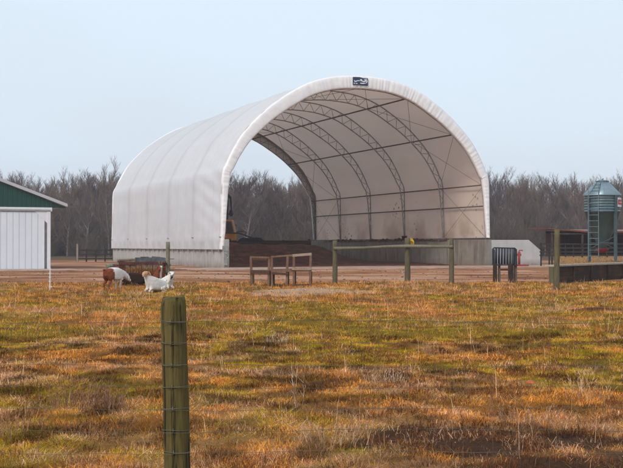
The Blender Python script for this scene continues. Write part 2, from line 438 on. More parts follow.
# manure crust lying on the inner wall top
b = MB(); y = 6.0
while y < 31:
    l = random.uniform(.25, .9); h_ = random.uniform(.03, .26) * (1 if 8 < y < 30 else .5)
    M = Matrix.Translation((21.62, y, 2.03)) @ Matrix.Rotation(random.uniform(-.3, .3), 4, 'Z')
    b.add([M @ Vector(p) for p in ((-.22, -l / 2, -.03), (.2, -l / 2, -.03), (.2, l / 2, -.03), (-.22, l / 2, -.03), (-.1, -l / 4, h_), (.1, -l / 5, h_ * .8), (.12, l / 4, h_), (-.1, l / 4, h_ * .6))],
          [(0, 1, 5, 4), (1, 2, 6, 5), (2, 3, 7, 6), (3, 0, 4, 7), (4, 5, 6, 7)]); y += l * random.uniform(.6, 1.5)
manure = mat('packed_manure', [(.035, .014, .009), (.085, .030, .015), (.20, .065, .028)], 1.6, .95, bump=.8, dist=.08, stretch=(1, 1, 2.5), lo=.3, hi=.75)
tag(b.build('manure_crust', manure, loc=P1, rz=THETA), 'dark ragged manure crust lying along the top of the inside wall', 'manure', kind='stuff')
# logo plate on the fascia
navy = mat('navy_banner', [(.018, .035, .085), (.028, .05, .11)], 4, .5)
white = mat('white_print', [(.62, .64, .68), (.72, .74, .78)], 6, .5)
def P2p(px, py):                      # photo pixel -> front plane (local x, z)
    a = (px - CX) / F; t = (a * 77.5 + 6.31) / (.9205 - .3907 * a); z = 77.5 + .3907 * t; return t, 1.55 + (HZ - py) * z / F
def poly_front(pts, y0, y1, name, m, par):
    return MB().prism([P2p(*p) for p in pts], y0, y1).build(name, m, par)
lg = poly_front([(352.2, 77.0), (358.5, 77.1), (363, 78.2), (367.1, 78.3), (367.1, 85.8), (362.5, 85.6), (358.6, 85.1), (352.2, 85.0)], -.16, -.12, 'banner', navy, barn)
z8 = lambda x, y: (345 + x / 20.77, 72 + y / 20.77)
b = MB()
for poly in ([(165, 178), (178, 172), (200, 192), (215, 180), (250, 172), (290, 176), (300, 190), (240, 192), (205, 210), (185, 208)],
             [(290, 150), (340, 148), (330, 165), (345, 182), (385, 188), (395, 178), (370, 150), (420, 160), (428, 185), (400, 210), (360, 212), (330, 196), (310, 195)],
             [(165, 225), (185, 225), (188, 248), (166, 248)], [(205, 232), (240, 232), (240, 248), (205, 248)],
             [(295, 225), (400, 228), (425, 238), (360, 252), (300, 244)], [(405, 142), (438, 146), (440, 162), (418, 158)],
             [(432, 170), (450, 178), (448, 205), (430, 232), (412, 240), (425, 205)]):
    b.prism([P2p(*z8(*p)) for p in poly], -.175, -.162)
b.build('lettering', white, lg)

# manure heap and plank bunker wall at the far end, inside the barn
nx_, ny_ = 150, 150; HX = np.linspace(.47, 21.5, nx_); HY = np.linspace(4.0, 33.9, ny_); A, B = np.meshgrid(HX, HY); a = A.ravel(); b_ = B.ravel()
foot = 8.2 - .18 * a + 1.6 * (fbm(a / 4, b_ / 4, 81, 3) - .5); foot = np.maximum(foot, 5.0)
right = 1 - sst(10.0, 16.5, a - (b_ - 10) * .45)
hh = (1.55 + .5 * sst(3, 7, -np.abs(a - 3) + 7) ) * sst(0, 6.5, b_ - foot) * (.06 + .94 * right)
hh += .5 * (.25 + .75 * right) * (fbm(a / 1.1, b_ / 1.1, 84, 4) - .5) * sst(0, 3, b_ - foot) + .07 * (fbm(a / .3, b_ / .3, 88, 2) - .5)
hh = np.where(b_ <= HY[0] + .01, -.1, hh)
ii = (np.arange(ny_ - 1)[:, None] * nx_ + np.arange(nx_ - 1)[None]).ravel()
heap = mesh_np('manure_heap', np.stack([a, b_, hh + .02], 1), np.stack([ii, ii + 1, ii + nx_ + 1, ii + nx_], 1), 4, manure, smooth=True)
heap.location = P1; heap.rotation_euler = (0, 0, THETA)
tag(heap, 'big dark brown manure heap filling the floor of the hoop barn', 'manure heap')
plank = mat('dark_wet_planks', [(.03, .018, .014), (.075, .035, .022), (.10, .05, .03)], 2, .85, bump=.4, stretch=(.2, 1, 2))
pw = empty('plank_wall', P1 + Vv * (LEN + .6), THETA)
tag(pw, 'low wall of dark planks across the far end of the hoop barn', 'wall')
for k in range(8):
    MB().box(.2, 21.8, -.05 + .01 * (k % 2), .05, .05 + k * .262, .30 + k * .262).build('plank', plank, pw, bevel=.01)
for k in range(8): MB().box(.5 + k * 3, .7 + k * 3, .055, .25, -.2, 2.2 + .1 * (k % 3)).build('post', plank, pw)

# concrete apron along the front
apm = concrete('dusty_apron_concrete', (.56, .39, .31), (.66, .49, .40), .25)
b = MB(); b.box(-3.5, 30, -6.3, -.26, -.2, .035)
ap = b.build('pavement', apm, loc=P1, rz=THETA, bevel=.02); tag(ap, kind='structure')

# ------------------------------------------------------------------ wing wall right of the barn
g0 = P1 + U * 22.02
ww = MB(); zz = lambda px: 0
pw_ = []
for px, py in ((489.6, 240), (527.5, 240), (540, 251), (540.5, 268)):
    t, z = P2p(px, py); pw_.append((t - 22.02, max(z, -.2)))
pw_ = [(0, -.2), (0, pw_[0][1])] + pw_[1:3] + [(pw_[2][0], -.2)]
ww.prism(pw_, -.2, .25)
o = ww.build('wing_wall', concrete('pale_panel_concrete', (.46, .45, .44), (.56, .55, .54), .25), loc=g0, rz=THETA, bevel=.02)
tag(o, 'pale grey concrete wing wall with a sloping end, right of the hoop barn', 'wall')

# ------------------------------------------------------------------ excavator behind the barn
yel = mat('worn_orange_paint', [(.42, .15, .02), (.55, .22, .03)], 3, .5)
blk = mat('black_steel', [(.012, .012, .014), (.03, .028, .03)], 4, .6)
glass = mat('dark_glass', [(.02, .025, .03), (.03, .035, .04)], 2, .12, spec=.6)
ez = 118.0; ex = gpz(235, ez); ex_o = empty('excavator', (gpz(232, ez) - .45, ez, 0), R(-8))
tag(ex_o, 'orange excavator with raised dark boom standing behind the barn heap', 'excavator')
MB().box(-2.0, 1.0, -1.2, 1.2, .9, 1.5).box(-2.0, -.2, -1.2, 1.2, 1.5, 2.2).build('body', yel, ex_o, bevel=.08)
MB().prism([(-.1, 1.5), (.95, 1.5), (1.0, 2.9), (.7, 4.3), (-.1, 4.4)], -1.15, -.15).build('cab', yel, ex_o, bevel=.06)
MB().prism([(.10, 2.9), (.85, 2.9), (.86, 3.1), (.62, 4.1), (.10, 4.2)], -1.17, -.13).build('window', glass, ex_o)
for sy in (-1, 1):
    MB().prism([(-2.0, .35), (-1.7, 0), (1.5, 0), (1.8, .35), (1.5, .8), (-1.7, .8)], sy * 1.0 - .25, sy * 1.0 + .25).build('track', blk, ex_o, bevel=.05)
MB().prism([(-.5, 1.4), (-.15, 1.3), (.02, 4.6), (.05, 6.9), (-.22, 7.1), (-.32, 4.6)], -.1, .2).build('boom', blk, ex_o, bevel=.03)
MB().prism([(-.2, 7.1), (.05, 7.2), (.38, 6.8), (.45, 5.4), (.33, 5.3), (.2, 6.6)], -.08, .18).build('arm', blk, ex_o, bevel=.03)
MB().prism([(.28, 5.4), (.5, 5.4), (.55, 5.0), (.38, 4.7), (.1, 4.9)], -.3, .4).build('bucket', blk, ex_o, bevel=.03)
MB().tube([(.8, .05, 3.0), (1.6, .05, 3.15), (1.95, .05, 3.0), (1.6, .05, 2.85), (.9, .05, 2.85)], .06, 6).build('mirror_arm', blk, ex_o)
# loader bucket / blade lying on the heap
lz = 104.0
b = MB(); b.prism([(0, 0), (2.6, 0), (2.2, .32), (1.7, .38), (1.1, .30), (.5, .35), (.1, .2)], -.5, .5)
b.tube([(1.5, 0, .3), (.2, 0, .75), (-1.2, 0, .8)], .07, 6)
o = b.build('digger_bucket', blk, loc=(gpz(237, lz), lz, 2.0), rz=R(10), bevel=.04); tag(o, 'black digger bucket lying on top of the manure heap', 'digger bucket')

# ------------------------------------------------------------------ left shed (green gable, white steel)
def ribbed(name, col, col2, axis, sp, rough=.45, depth_=.5):
    m, g = newmat(name, rough, .4); X, Y, Z = g.xyz(); c = (X, Y, Z)[axis]
    w_ = g.m('PINGPONG', c, sp / 2); e = g.rng(w_, 0, sp * .12, 1, 0)
    g.color(g.mix(g.m('MULTIPLY', e, .55), g.mix(g.rng(g.noise(.7, 5), .3, .7), col, col2), tuple(x * .45 for x in col)))
    g.bump(g.rng(w_, 0, sp * .18), depth_, .03); return m
wmet = ribbed('white_ribbed_steel', (.66, .69, .75), (.74, .76, .80), 0, .30)
gmet = ribbed('green_ribbed_steel', (.003, .045, .03), (.006, .06, .042), 0, .30)
trim = mat('white_trim', [(.68, .68, .72), (.76, .76, .79)], 3, .5)
roofw = ribbed('pale_roof_steel', (.64, .65, .68), (.72, .72, .75), 1, .3)
purp = mat('purplish_timber_jamb', [(.13, .12, .14), (.20, .19, .21)], 3, .8)  # purplish-grey timber of the door jamb
sz = EYE * F / 23.3                    # 73.2 m
sc = Vector((gpz(50, sz), sz, 0)); HW = 6.5; EH = (269.3 - 208.2) / F * sz
shed = empty('machine_shed', sc, THETA)
tag(shed, 'white metal machine shed with dark green gable and wide white sliding door', 'shed')
k_ = .37
MB().box(-2 * HW, -.02, .05, 14, -.1, EH).build('wall', wmet, shed)
def gy_(x): return EH + .12 + (1.02 + (-abs(x + HW) + HW)) * k_
MB().prism([(-2 * HW - 1.02, EH + .02), (1.02, EH + .02), (1.02, EH + .10), (-HW, gy_(-HW)), (-2 * HW - 1.02, EH + .10)], -.02, .05).build('gable', gmet, shed)
b = MB()
for sg in (1, -1):
    x0 = -HW; x1 = -HW + sg * (HW + 1.1)
    pts = [(x0, gy_(-HW) + .02), (x1, EH + .10), (x1, EH + .30), (x0, gy_(-HW) + .24)]
    b.prism(pts if sg > 0 else pts[::-1], -.30, 14.3)
b.build('roof', roofw, shed)
MB().box(-2 * HW - .1, .12, -.10, -.021, EH - .22, EH + .04).build('header_trim', trim, shed, bevel=.01)
b = MB(); b.box(-.20, .02, -.12, -.0, -.1, EH - .222); b.build('corner_post', trim, shed, bevel=.01)
MB().prism([(-.20, EH - .23), (-1.0, EH - .23), (-.20, EH - 1.0)], -.095, -.03).build('corner_brace', trim, shed)
MB().box(-.36, -.205, -.06, .04, -.1, EH - .222).build('door_jamb', purp, shed)
dm = MB(); dm.box(-9.0, -.40, -.075, .04, .02, EH - .28); dr = dm.build('sliding_door', ribbed('white_door_steel', (.66, .69, .76), (.73, .76, .81), 0, .40, .45, .2), shed)
for x in (-.42, -4.7, -8.98): MB().box(x - .045, x + .045, -.10, -.076, .04, EH - .30).build('door_frame', trim, dr)
MB().box(-10, -.0, -.16, -.11, EH - .20, EH - .10).build('door_track', steel, shed)
ap2 = MB().box(-14, 1.4, -4.2, -.13, -.2, .04).build('pavement', apm, loc=sc, rz=THETA, bevel=.02); tag(ap2, kind='structure')

# dark rail fence beyond, between shed and barn
dk = mat('dark_weathered_rails', [(.035, .028, .025), (.075, .06, .05)], 3, .9)
def rail_run(name, label, x0, y0, x1, y1, h, n, rails, m, z0=0, r=.05, pr=.08):
    d = math.hypot(x1 - x0, y1 - y0); o = empty(name, (x0, y0, z0), math.atan2(y1 - y0, x1 - x0)); tag(o, label, 'fence')
    for k in range(n):
        x = d * k / (n - 1); MB().tube([(x, 0, -.2 - z0 * 1.2), (x + random.uniform(-.03, .03), 0, h + random.uniform(-.05, .1))], pr, 7).build('post', m, o)
    for q in rails:
        MB().box(-.1, d + .1, -.06 - r, -.06 + r * .2, h * q - r * 1.2, h * q + r * 1.2).build('rail', m, o)
    return o
fz = 108
rail_run('rail_fence', 'distant dark rail fence between the green gabled shed and the hoop barn', gpz(77, fz), fz, gpz(118, fz), fz + 3, 1.2, 6, (.95, .6, .25), dk)
o = MB().tube([(0, 0, -.2), (0, 0, 1.75)], .09, 7).build('wooden_post', mat('pale_post', [(.25, .2, .16), (.33, .27, .22)], 4), loc=(gpz(77.5, 106), 106, 0)); tag(o, 'pale upright post at the near end of the distant rail fence', 'post')

# junk beside the left wall of the barn: logs, old tarp and sheet metal
logm = mat('old_logs', [(.05, .035, .028), (.13, .09, .06), (.20, .15, .11)], 5, .9, bump=.6)
jz = 70.5
j = empty('scrap_heap', (gpz(108, jz), jz, 0), R(4)); tag(j, 'heap of logs, grey sheet metal and boards by the barn wall', 'scrap heap')
gal = mat('dull_sheet_metal', [(.045, .055, .07), (.17, .19, .22)], 3, .6, .3)
for k in range(11):
    l = random.uniform(.9, 2.3); x = random.uniform(.1, 2.2); zt = .18 + .14 * (k // 3)
    MB().tube([(x, random.uniform(-.4, .4), zt), (x + l, random.uniform(-.4, .4), zt + random.uniform(0, .14))], [random.uniform(.07, .13), random.uniform(.06, .11)], 8).build('log', logm, j)
b = MB()
for k in range(5):
    M = Matrix.Translation((2.0 + k * .34, -.5 - .02 * k, .32)) @ Matrix.Rotation(R(18 - 3 * k), 4, 'X') @ Matrix.Rotation(R(random.uniform(-8, 8)), 4, 'Y')
    b.box(-.22, .30, -.01, .01, -.25, .52 + .05 * (k % 2), M)
b.build('sheet_metal', gal, j)
M = Matrix.Rotation(R(-2), 4, 'Y')
MB().box(2.3, 4.2, -.3, .5, .55, .60, M).box(2.2, 3.9, -.2, .3, .68, .73).build('board', gal, j)
MB().tube([(-.05, -.4, .22), (.35, -.3, .34)], [.17, .14], 9).build('log', mat('lichened_log', [(.09, .09, .06), (.26, .28, .22)], 9), j)

# ------------------------------------------------------------------ rusty hay feeder
rust = mat('rusty_steel', [(.035, .012, .009), (.085, .024, .014), (.15, .045, .024)], 6, .8, bump=.4)
fzf = 43.0; fx0 = gpz(119.5, fzf); fw = gpz(163.5, fzf) - fx0; fh = EYE - (263 - HZ) / F * fzf + .0
fd = empty('hay_feeder', (fx0, fzf, 0), R(3)); tag(fd, 'rusty square hay feeder full of hay with goats lying round it', 'hay feeder')
D = 1.5
b = MB()
for y in (0, D): b.box(0, fw, y - .03, y + .03, fh - .07, fh + .02); b.box(0, fw, y - .025, y + .025, .42, .50)
for x in (0, fw): b.box(x - .03, x + .03, .03, D - .03, fh - .07, fh + .02); b.box(x - .025, x + .025, .03, D - .03, .42, .50)
b.build('rim', rust, fd)
for i in range(9):
    for y in (0, D):
        x = fw * i / 8; MB().tube([(x, y, 0), (x, y, fh - .06)], .025 if i in (0, 8) else .017, 6).build('bar', rust, fd)
for i in range(1, 6):
    for x in (0, fw): MB().tube([(x, D * i / 6, .48), (x, D * i / 6, fh - .06)], .017, 6).build('bar', rust, fd)
def blades(xy, z, h, wdt, lean, cols, seg=1, droop=.5, seed=1):
    """thin blades; returns V,F(tri),C"""
    r = np.random.default_rng(seed); n = len(xy); az = r.random(n) * 2 * np.pi; fa = r.random(n) * 2 * np.pi
    dx, dy = np.cos(az), np.sin(az); wx, wy = np.cos(fa) * wdt / 2, np.sin(fa) * wdt / 2
    if seg == 1:
        V = np.zeros((n, 3, 3)); V[:, 0, 0] = xy[:, 0] - wx; V[:, 0, 1] = xy[:, 1] - wy; V[:, 1, 0] = xy[:, 0] + wx; V[:, 1, 1] = xy[:, 1] + wy
        V[:, 0, 2] = V[:, 1, 2] = z - .01; V[:, 2, 0] = xy[:, 0] + dx * lean * h; V[:, 2, 1] = xy[:, 1] + dy * lean * h
        V[:, 2, 2] = z + h * np.sqrt(np.maximum(.04, 1 - np.minimum(lean, .98) ** 2))
        Fc = np.arange(n * 3).reshape(n, 3)
    else:
        V = np.zeros((n, 5, 3)); f = 1 - np.minimum(lean, .98) ** 2
        mxp = xy[:, 0] + dx * lean * h * .35; myp = xy[:, 1] + dy * lean * h * .35; mz = z + h * .6 * np.sqrt(np.maximum(.1, f))
        V[:, 0] = np.stack([xy[:, 0] - wx, xy[:, 1] - wy, z - .01], 1); V[:, 1] = np.stack([xy[:, 0] + wx, xy[:, 1] + wy, z - .01], 1)
        V[:, 2] = np.stack([mxp - wx * .75, myp - wy * .75, mz], 1); V[:, 3] = np.stack([mxp + wx * .75, myp + wy * .75, mz], 1)
        V[:, 4] = np.stack([xy[:, 0] + dx * lean * h, xy[:, 1] + dy * lean * h, np.maximum(z + h * np.sqrt(np.maximum(.02, f)) * (1 - droop * lean), z + .004)], 1)
        o = np.arange(n)[:, None] * 5
        Fc = np.concatenate([o + [0, 1, 3], o + [0, 3, 2], o + [2, 3, 4]], 0)
    k = V.shape[1]; C = np.repeat(cols, k, 0)
    return V.reshape(-1, 3), Fc, C
gm, g = newmat('dry_grass', .9, .15)
va = g.t.nodes.new('ShaderNodeVertexColor'); va.layer_name = 'tint'; g.color(va.outputs[0])
tr = g.t.nodes.new('ShaderNodeBsdfTranslucent'); g.t.links.new(va.outputs[0], tr.inputs[0]); ms = g.t.nodes.new('ShaderNodeMixShader'); ms.inputs[0].default_value = .25
mo = [n for n in g.t.nodes if n.type == 'OUTPUT_MATERIAL'][0]; g.t.links.new(g.b.outputs[0], ms.inputs[1]); g.t.links.new(tr.outputs[0], ms.inputs[2]); g.t.links.new(ms.outputs[0], mo.inputs[0])
# hay inside the feeder
n = 9000; r = np.random.default_rng(3); hx = r.uniform(.08, fw - .08, n); hy = r.uniform(.08, D - .08, n); hz = .25 + .42 * r.random(n) * (1 - ((hx / fw - .5) * 1.6) ** 2 * .5)
cc = np.array([[.42, .22, .08]]) * (.5 + .9 * r.random((n, 1)))
V, Fc, Cc = blades(np.stack([hx, hy], 1), hz, .16, .012, r.uniform(.3, .98, n), cc, 1)
hay = mesh_np('hay', V, Fc, 3, gm, fd, col=Cc); hay['kind'] = 'stuff'
b = MB(); b.box(.06, fw - .06, .06, D - .06, .05, .42); hb = b.build('hay_core', mat('hay_core', [(.2, .09, .03), (.34, .17, .06)], 9, .95, bump=.8), fd)

# ------------------------------------------------------------------ goats
def goat_mat(name, kind):
    m, g = newmat(name, .9, .1); X, Y, Z = g.xyz(); n = g.noise(6, 4); nn = g.m('MULTIPLY', g.m('SUBTRACT', n, .5), .18)
    fur = g.noise(40, 4, (1, 1, .4))
    wh = g.mix(fur, (.62, .57, .54), (.80, .77, .74)); br = g.mix(fur, (.14, .035, .014), (.24, .07, .028)); dkb = g.mix(fur, (.012, .006, .005), (.04, .018, .012)); tn = g.mix(fur, (.45, .24, .13), (.58, .34, .2))
    if kind == 'half':      c = g.mix(g.rng(g.m('ADD', X, nn), -.20, -.16), br, wh)
    elif kind == 'dark':    c = dkb
    elif kind == 'tanhead': c = g.mix(g.rng(g.m('ADD', Z, nn), .50, .56), wh, tn)
    elif kind == 'blaze':
        yy = g.m('ABSOLUTE', g.m('ADD', Y, g.m('MULTIPLY', nn, .3))); c = g.mix(g.m('MULTIPLY', g.rng(yy, .045, .02), g.rng(X, .30, .36)), br, wh)
    elif kind == 'whitedark':
        c = g.mix(g.m('MULTIPLY', g.rng(n, .54, .60), g.rng(X, .3, .38)), wh, dkb)
    # dirty belly and knees
    c = g.mix(g.m('MULTIPLY', g.rng(Z, .14, .0), g.rng(n, .35, .6)), c, (.3, .17, .09))
    g.color(c); g.bump(fur, .6, .01); return m
horn_m = mat('grey_horn', [(.10, .08, .07), (.2, .17, .14)], 9, .6)
eye_m = mat('dark_eye', [(.01, .008, .006), (.02, .015, .01)], 9, .2)
def goat(label, x, y, rz, m, pose, head_turn=0, scale=1):
    """facing local +x. Built as one skinned body."""
    root = empty('goat', (x, y, 0), rz); root.scale = (scale,) * 3
    tag(root, label, 'goat', 'goats around the hay feeder')
    N = []; E = []; Rr = []
    def nd(p, r, par=None):
        N.append(Vector(p)); Rr.append(r); i = len(N) - 1
        if par is not None: E.append((par, i))
        return i
    st = pose == 'stand'; bz = .54 if st else .27
    hip = nd((-.26, 0, bz + .02), (.17, .20)); mid = nd((-.02, 0, bz - .01), (.21, .225), hip); ch = nd((.22, 0, bz), (.17, .215), mid)
    nd((-.42, 0, bz + .05), (.05, .06), hip); rump = nd((-.40, 0, bz + .0), (.09, .10), hip)
    tl = nd((-.45, 0, bz + .12), (.03, .03), rump); nd((-.52, 0, bz + .10), (.018, .02), tl)
    if pose == 'stand':
        n1 = nd((.42, 0, bz - .02), (.09, .125), ch); hd = (.60, .0, bz - .12)
        for sy in (-1, 1):
            a = nd((-.30, sy * .09, bz - .14), (.07, .085), hip); k = nd((-.24, sy * .10, .30), (.042, .05), a); hk = nd((-.36, sy * .10, .20), (.026, .03), k); f_ = nd((-.34, sy * .10, .06), (.022, .022), hk); nd((-.31, sy * .10, .01), (.03, .026), f_)
            a = nd((.22, sy * .08, bz - .15), (.055, .07), ch); k = nd((.20, sy * .085, .23), (.030, .032), a); f_ = nd((.20, sy * .085, .06), (.021, .021), k); nd((.225, sy * .085, .01), (.03, .026), f_)
        dirn = Vector((.8, 0, -.6))
    else:
        up = Vector((.33, 0, bz + .22)) if pose != 'low' else Vector((.42, 0, bz + .04))
        n1 = nd(up, (.09, .12), ch); hd = up + Vector((.05, 0, .17 if pose != 'low' else .02))
        for sy in (-1, 1):
            a = nd((-.25, sy * .13, .14), (.07, .09), hip); k = nd((-.05, sy * .20, .12), (.05, .055), a); hk = nd((-.27, sy * .21, .045), (.028, .028), k); nd((-.08, sy * .22, .03), (.024, .024), hk)
            a = nd((.24, sy * .09, .14), (.05, .06), ch); k = nd((.37, sy * .10, .05), (.034, .034), a); nd((.20, sy * .11, .032), (.024, .024), k)
        dirn = Vector((.85, 0, -.5))
    q = Matrix.Rotation(head_turn, 3, 'Z'); d = (q @ dirn).normalized(); sd_ = d.cross(Vector((0, 0, 1))).normalized(); upv = sd_.cross(d)
    hd = Vector(hd)
    sk = nd(hd, (.075, .085), n1); fc = nd(hd + d * .10, (.062, .068), sk); mz = nd(hd + d * .20, (.042, .048), fc); nd(hd + d * .24, (.034, .034), mz)
    for s in (-1, 1):
        e1 = nd(hd + sd_ * s * .075 + upv * .01, (.018, .02), sk); e2 = nd(hd + sd_ * s * .11 - upv * .05 + d * .01, (.012, .028), e1); nd(hd + sd_ * s * .12 - upv * .12 + d * .02, (.008, .018), e2)
    me = bpy.data.meshes.new('body'); me.from_pydata(N, E, []); me.materials.append(m)
    o = bpy.data.objects.new('body', me); COL.objects.link(o); o.parent = root
    o.modifiers.new('skin', 'SKIN'); bm = bmesh.new(); bm.from_mesh(me); L = bm.verts.layers.skin.verify()
    for v in bm.verts: v[L].radius = Rr[v.index]; v[L].use_root = (v.index == 0)
    bm.to_mesh(me); bm.free()
    o.modifiers['skin'].use_smooth_shade = True; sb = o.modifiers.new('sub', 'SUBSURF'); sb.levels = 3; sb.render_levels = 3; tx = bpy.data.textures.new('fur', 'CLOUDS'); tx.noise_scale = .05; dp = o.modifiers.new('fur', 'DISPLACE'); dp.texture = tx; dp.strength = .035; dp.mid_level = .5
    for s in (-1, 1):
        p = hd + sd_ * s * .03 + upv * .055
        MB().tube([p, p + upv * .06 - d * .02 + sd_ * s * .01, p + upv * .10 - d * .07 + sd_ * s * .03, p + upv * .09 - d * .13 + sd_ * s * .05], [.017, .014, .010, .004], 8).build('horn', horn_m, root, True)
        p = hd + d * .075 + sd_ * s * .046 + upv * .025
        bm = bmesh.new(); bmesh.ops.create_uvsphere(bm, u_segments=10, v_segments=8, radius=.011); me2 = bpy.data.meshes.new('eye'); bm.to_mesh(me2); bm.free(); me2.materials.append(eye_m)
        e = bpy.data.objects.new('eye', me2); COL.objects.link(e); e.parent = root; e.location = p
    return root
x_, y_ = gp(114, 290.5); goat('standing goat with red-brown hindquarters and white front, head in the feeder', x_, y_, R(60), goat_mat('goat_brown_white', 'half'), 'stand', 0, 1.12)
x_, y_ = gp(133.5, 286.5); goat('black-brown goat lying against the front of the rusty feeder', x_, y_, R(175), goat_mat('goat_dark', 'dark'), 'low', R(20), 1.15)
x_, y_ = gp(155.5, 292.5); goat('white goat with raised tan head lying in front of the feeder corner', x_, y_, R(232), goat_mat('goat_tan_head', 'tanhead'), 'lie', R(12), 1.05)
x_, y_ = gp(158, 286.0); goat('red-brown goat with white face blaze lying behind the white goats', x_, y_, R(-68), goat_mat('goat_blaze', 'blaze'), 'lie', R(-30), 1.15)
x_, y_ = gp(166, 289.5); goat('white goat with dark face spots lying nearest the tall lone post', x_, y_, R(-50), goat_mat('goat_white', 'whitedark'), 'lie', R(-20), .95)

# ------------------------------------------------------------------ fences and posts of the yard line
def wood(name, a, b, c):
    m, g = newmat(name, .88, .2); n1 = g.noise(5, 7, (3, 3, .35), rough=.7); n2 = g.noise(1.6, 4); n3 = g.noise(30, 5, (1, 1, .15))
    cc = g.mix(g.rng(n1, .3, .7), a, b); cc = g.mix(g.rng(n2, .45, .7, 0, .8), cc, c); cc = g.mix(g.rng(n3, .55, .7, 0, .6), cc, tuple(x * .35 for x in a))
    g.color(cc); g.bump(g.m('ADD', n1, n3), .6, .012); return m
pw1 = wood('weathered_yard_post', (.085, .066, .038), (.155, .13, .08), (.07, .085, .035))
pw2 = wood('grey_rail_wood', (.15, .125, .09), (.26, .225, .165), (.12, .12, .075))
def post(parent, x, y, h, r, name='post', m=pw1, lean=(0, 0)):
    n_ = 9; pts = [(x + lean[0] * k / n_, y + lean[1] * k / n_, -.2 + (h + .2) * k / n_) for k in range(n_ + 1)]
    rr = [r * (1.08 - .1 * k / n_) * random.uniform(.96, 1.04) for k in range(n_ + 1)]
    return MB().tube(pts, rr, 12).build(name, m, parent, True)
fz1 = 45.3
rf = empty('rail_fence', (gpz(335, fz1), fz1, 0), 0); tag(rf, 'three stout posts carrying one long weathered pole rail, before the hoop barn', 'fence')
xr = [0, gpz(407.5, 46.6) - gpz(335, fz1), gpz(451.5, fz1) - gpz(335, fz1)]; yr = [0, 1.3, 0]
hs3 = [EYE + (HZ - 240.5) / F * fz1, EYE + (HZ - 238) / F * 46.6, EYE + (HZ - 238.5) / F * fz1]
for k in range(3): post(rf, xr[k], yr[k], hs3[k], .098 if k != 1 else .115)
zr = lambda py, z: EYE + (HZ - py) / F * z
rp = [(xr[0] - .05, -.16, zr(248.3, fz1)), (xr[0] + 1.2, .2, zr(248.0, fz1)), (xr[1] - .9, .95, zr(246.8, 46.4)), (xr[1], 1.15, zr(246.2, 46.5)), (xr[1] + .8, .75, zr(246.5, 46)), (xr[2] + .02, -.16, zr(246.6, fz1))]
MB().tube(rp, [.065, .062, .068, .075, .07, .06], 10).build('rail', pw2, rf, True)
# lone posts
xp, yp = gpz(168, 44), 44
o = post(None, 0, 0, zr(241.8, 44), .082, 'wooden_post', pw2); o.location = (xp, yp, 0); tag(o, 'tall lone grey post standing right behind the lying goats', 'post')
# yellow rope coil on the middle post
yr_m = mat('yellow_rope', [(.55, .33, .015), (.72, .47, .03)], 12, .7)
b = MB()
for k in range(7):
    rad = .03 + .023 * k; c0 = (xr[1] + .125, 1.47 + .006 * k, hs3[1] - .19)
    b.tube([(c0[0] + rad * math.cos(t) * .95, c0[1] + .02 * math.sin(3 * t + k), c0[2] + rad * math.sin(t) * 1.08) for t in np.linspace(0, 2 * math.pi, 25)], .017, 7, False)
b.tube([(xr[1] + .17, 1.45, hs3[1] - .33), (xr[1] + .19, 1.45, hs3[1] - .40), (xr[1] + .17, 1.45, hs3[1] - .47)], .015, 6)
o = b.build('rope_coil', yr_m, loc=rf.location, smooth=True); tag(o, 'bright yellow rope coil hanging on the middle fence post', 'rope')
# red bucket standing on the barn's inner wall top
lp = P1 + U * 21.72 + Vv * 13.7
b = MB(); b.lathe([(0, .0), (.30, .0), (.40, .5), (.42, .5), (.42, .54), (.37, .54), (.29, .05), (0, .05)], 20)
b.v = [(x * .62, y * .62, z * .75) for x, y, z in b.v]; o = b.build('red_tub', mat('faded_red_plastic', [(.16, .02, .025), (.24, .035, .035)], 4, .6), loc=(lp.x, lp.y, 2.06), smooth=True); tag(o, 'dark red tub standing on the inner wall top above the middle fence post', 'tub')

# white step-in post
b = MB(); b.tube([(0, 0, -.1), (.01, 0, .78)], .022, 6); b.box(-.03, .08, -.012, .012, .10, .13)
for k in range(4): b.box(-.045, .045, -.012, .012, .30 + k * .14, .325 + k * .14)
x_, y_ = gp(50, 290); o = b.build('electric_fence_post', mat('white_plastic', [(.62, .6, .57), (.72, .7, .67)], 4, .5), loc=(x_, y_, 0)); tag(o, 'slim white plastic fence post alone in the grass, below the shed', 'post')

# ------------------------------------------------------------------ wooden stand with three open frames
wz = 42.6
st = empty('wooden_stand', (gpz(251.5, wz), wz, 0), R(-4)); tag(st, 'row of three open wooden frames joined by one low board', 'wooden stand')
wd = wood('brown_lumber', (.13, .065, .04), (.21, .115, .075), (.22, .17, .13)); wd2 = wood('dark_lumber', (.06, .030, .02), (.11, .055, .035), (.09, .06, .04))
xq = [(px - 251.5) / F * wz for px in (251.5, 268.5, 272.3, 287, 294, 310.3)]
top = [1.10, 1.05, 1.12, 1.15, 1.17, 1.22]; bot = [0, .10, 0, .06, 0, .02]
for k, x in enumerate(xq):
    M = Matrix.Translation((x, 0, 0)) @ Matrix.Rotation(R((-1, 2, -1, 1.5, 0, 1)[k]), 4, 'Y')
    MB().box(-.045, .045, -.045, .045, -.06 + bot[k] * .3, top[k] - (.0), M).build('upright', wd, st, bevel=.006)
    MB().box(x - .04, x + .04, .50, .58, -.06, .56).build('leg', wd2, st, bevel=.006)
def beam(p, q, h, t, m, name):        # sloping board between two points
    p, q = Vector(p), Vector(q); d = q - p; a = math.atan2(d.z, d.x); M = Matrix.Translation(p) @ Matrix.Rotation(-a, 4, 'Y')
    return MB().box(0, d.length, -t / 2, t / 2, -h / 2, h / 2, M).build(name, m, st, bevel=.006)
beam((xq[0] - .05, -.0, 1.12), (xq[1] + .06, 0, 1.10), .07, .10, wd, 'top_rail')
beam((xq[0] + .04, -.03, 1.04), (xq[1] - .04, -.03, 1.03), .08, .04, wd2, 'brace')
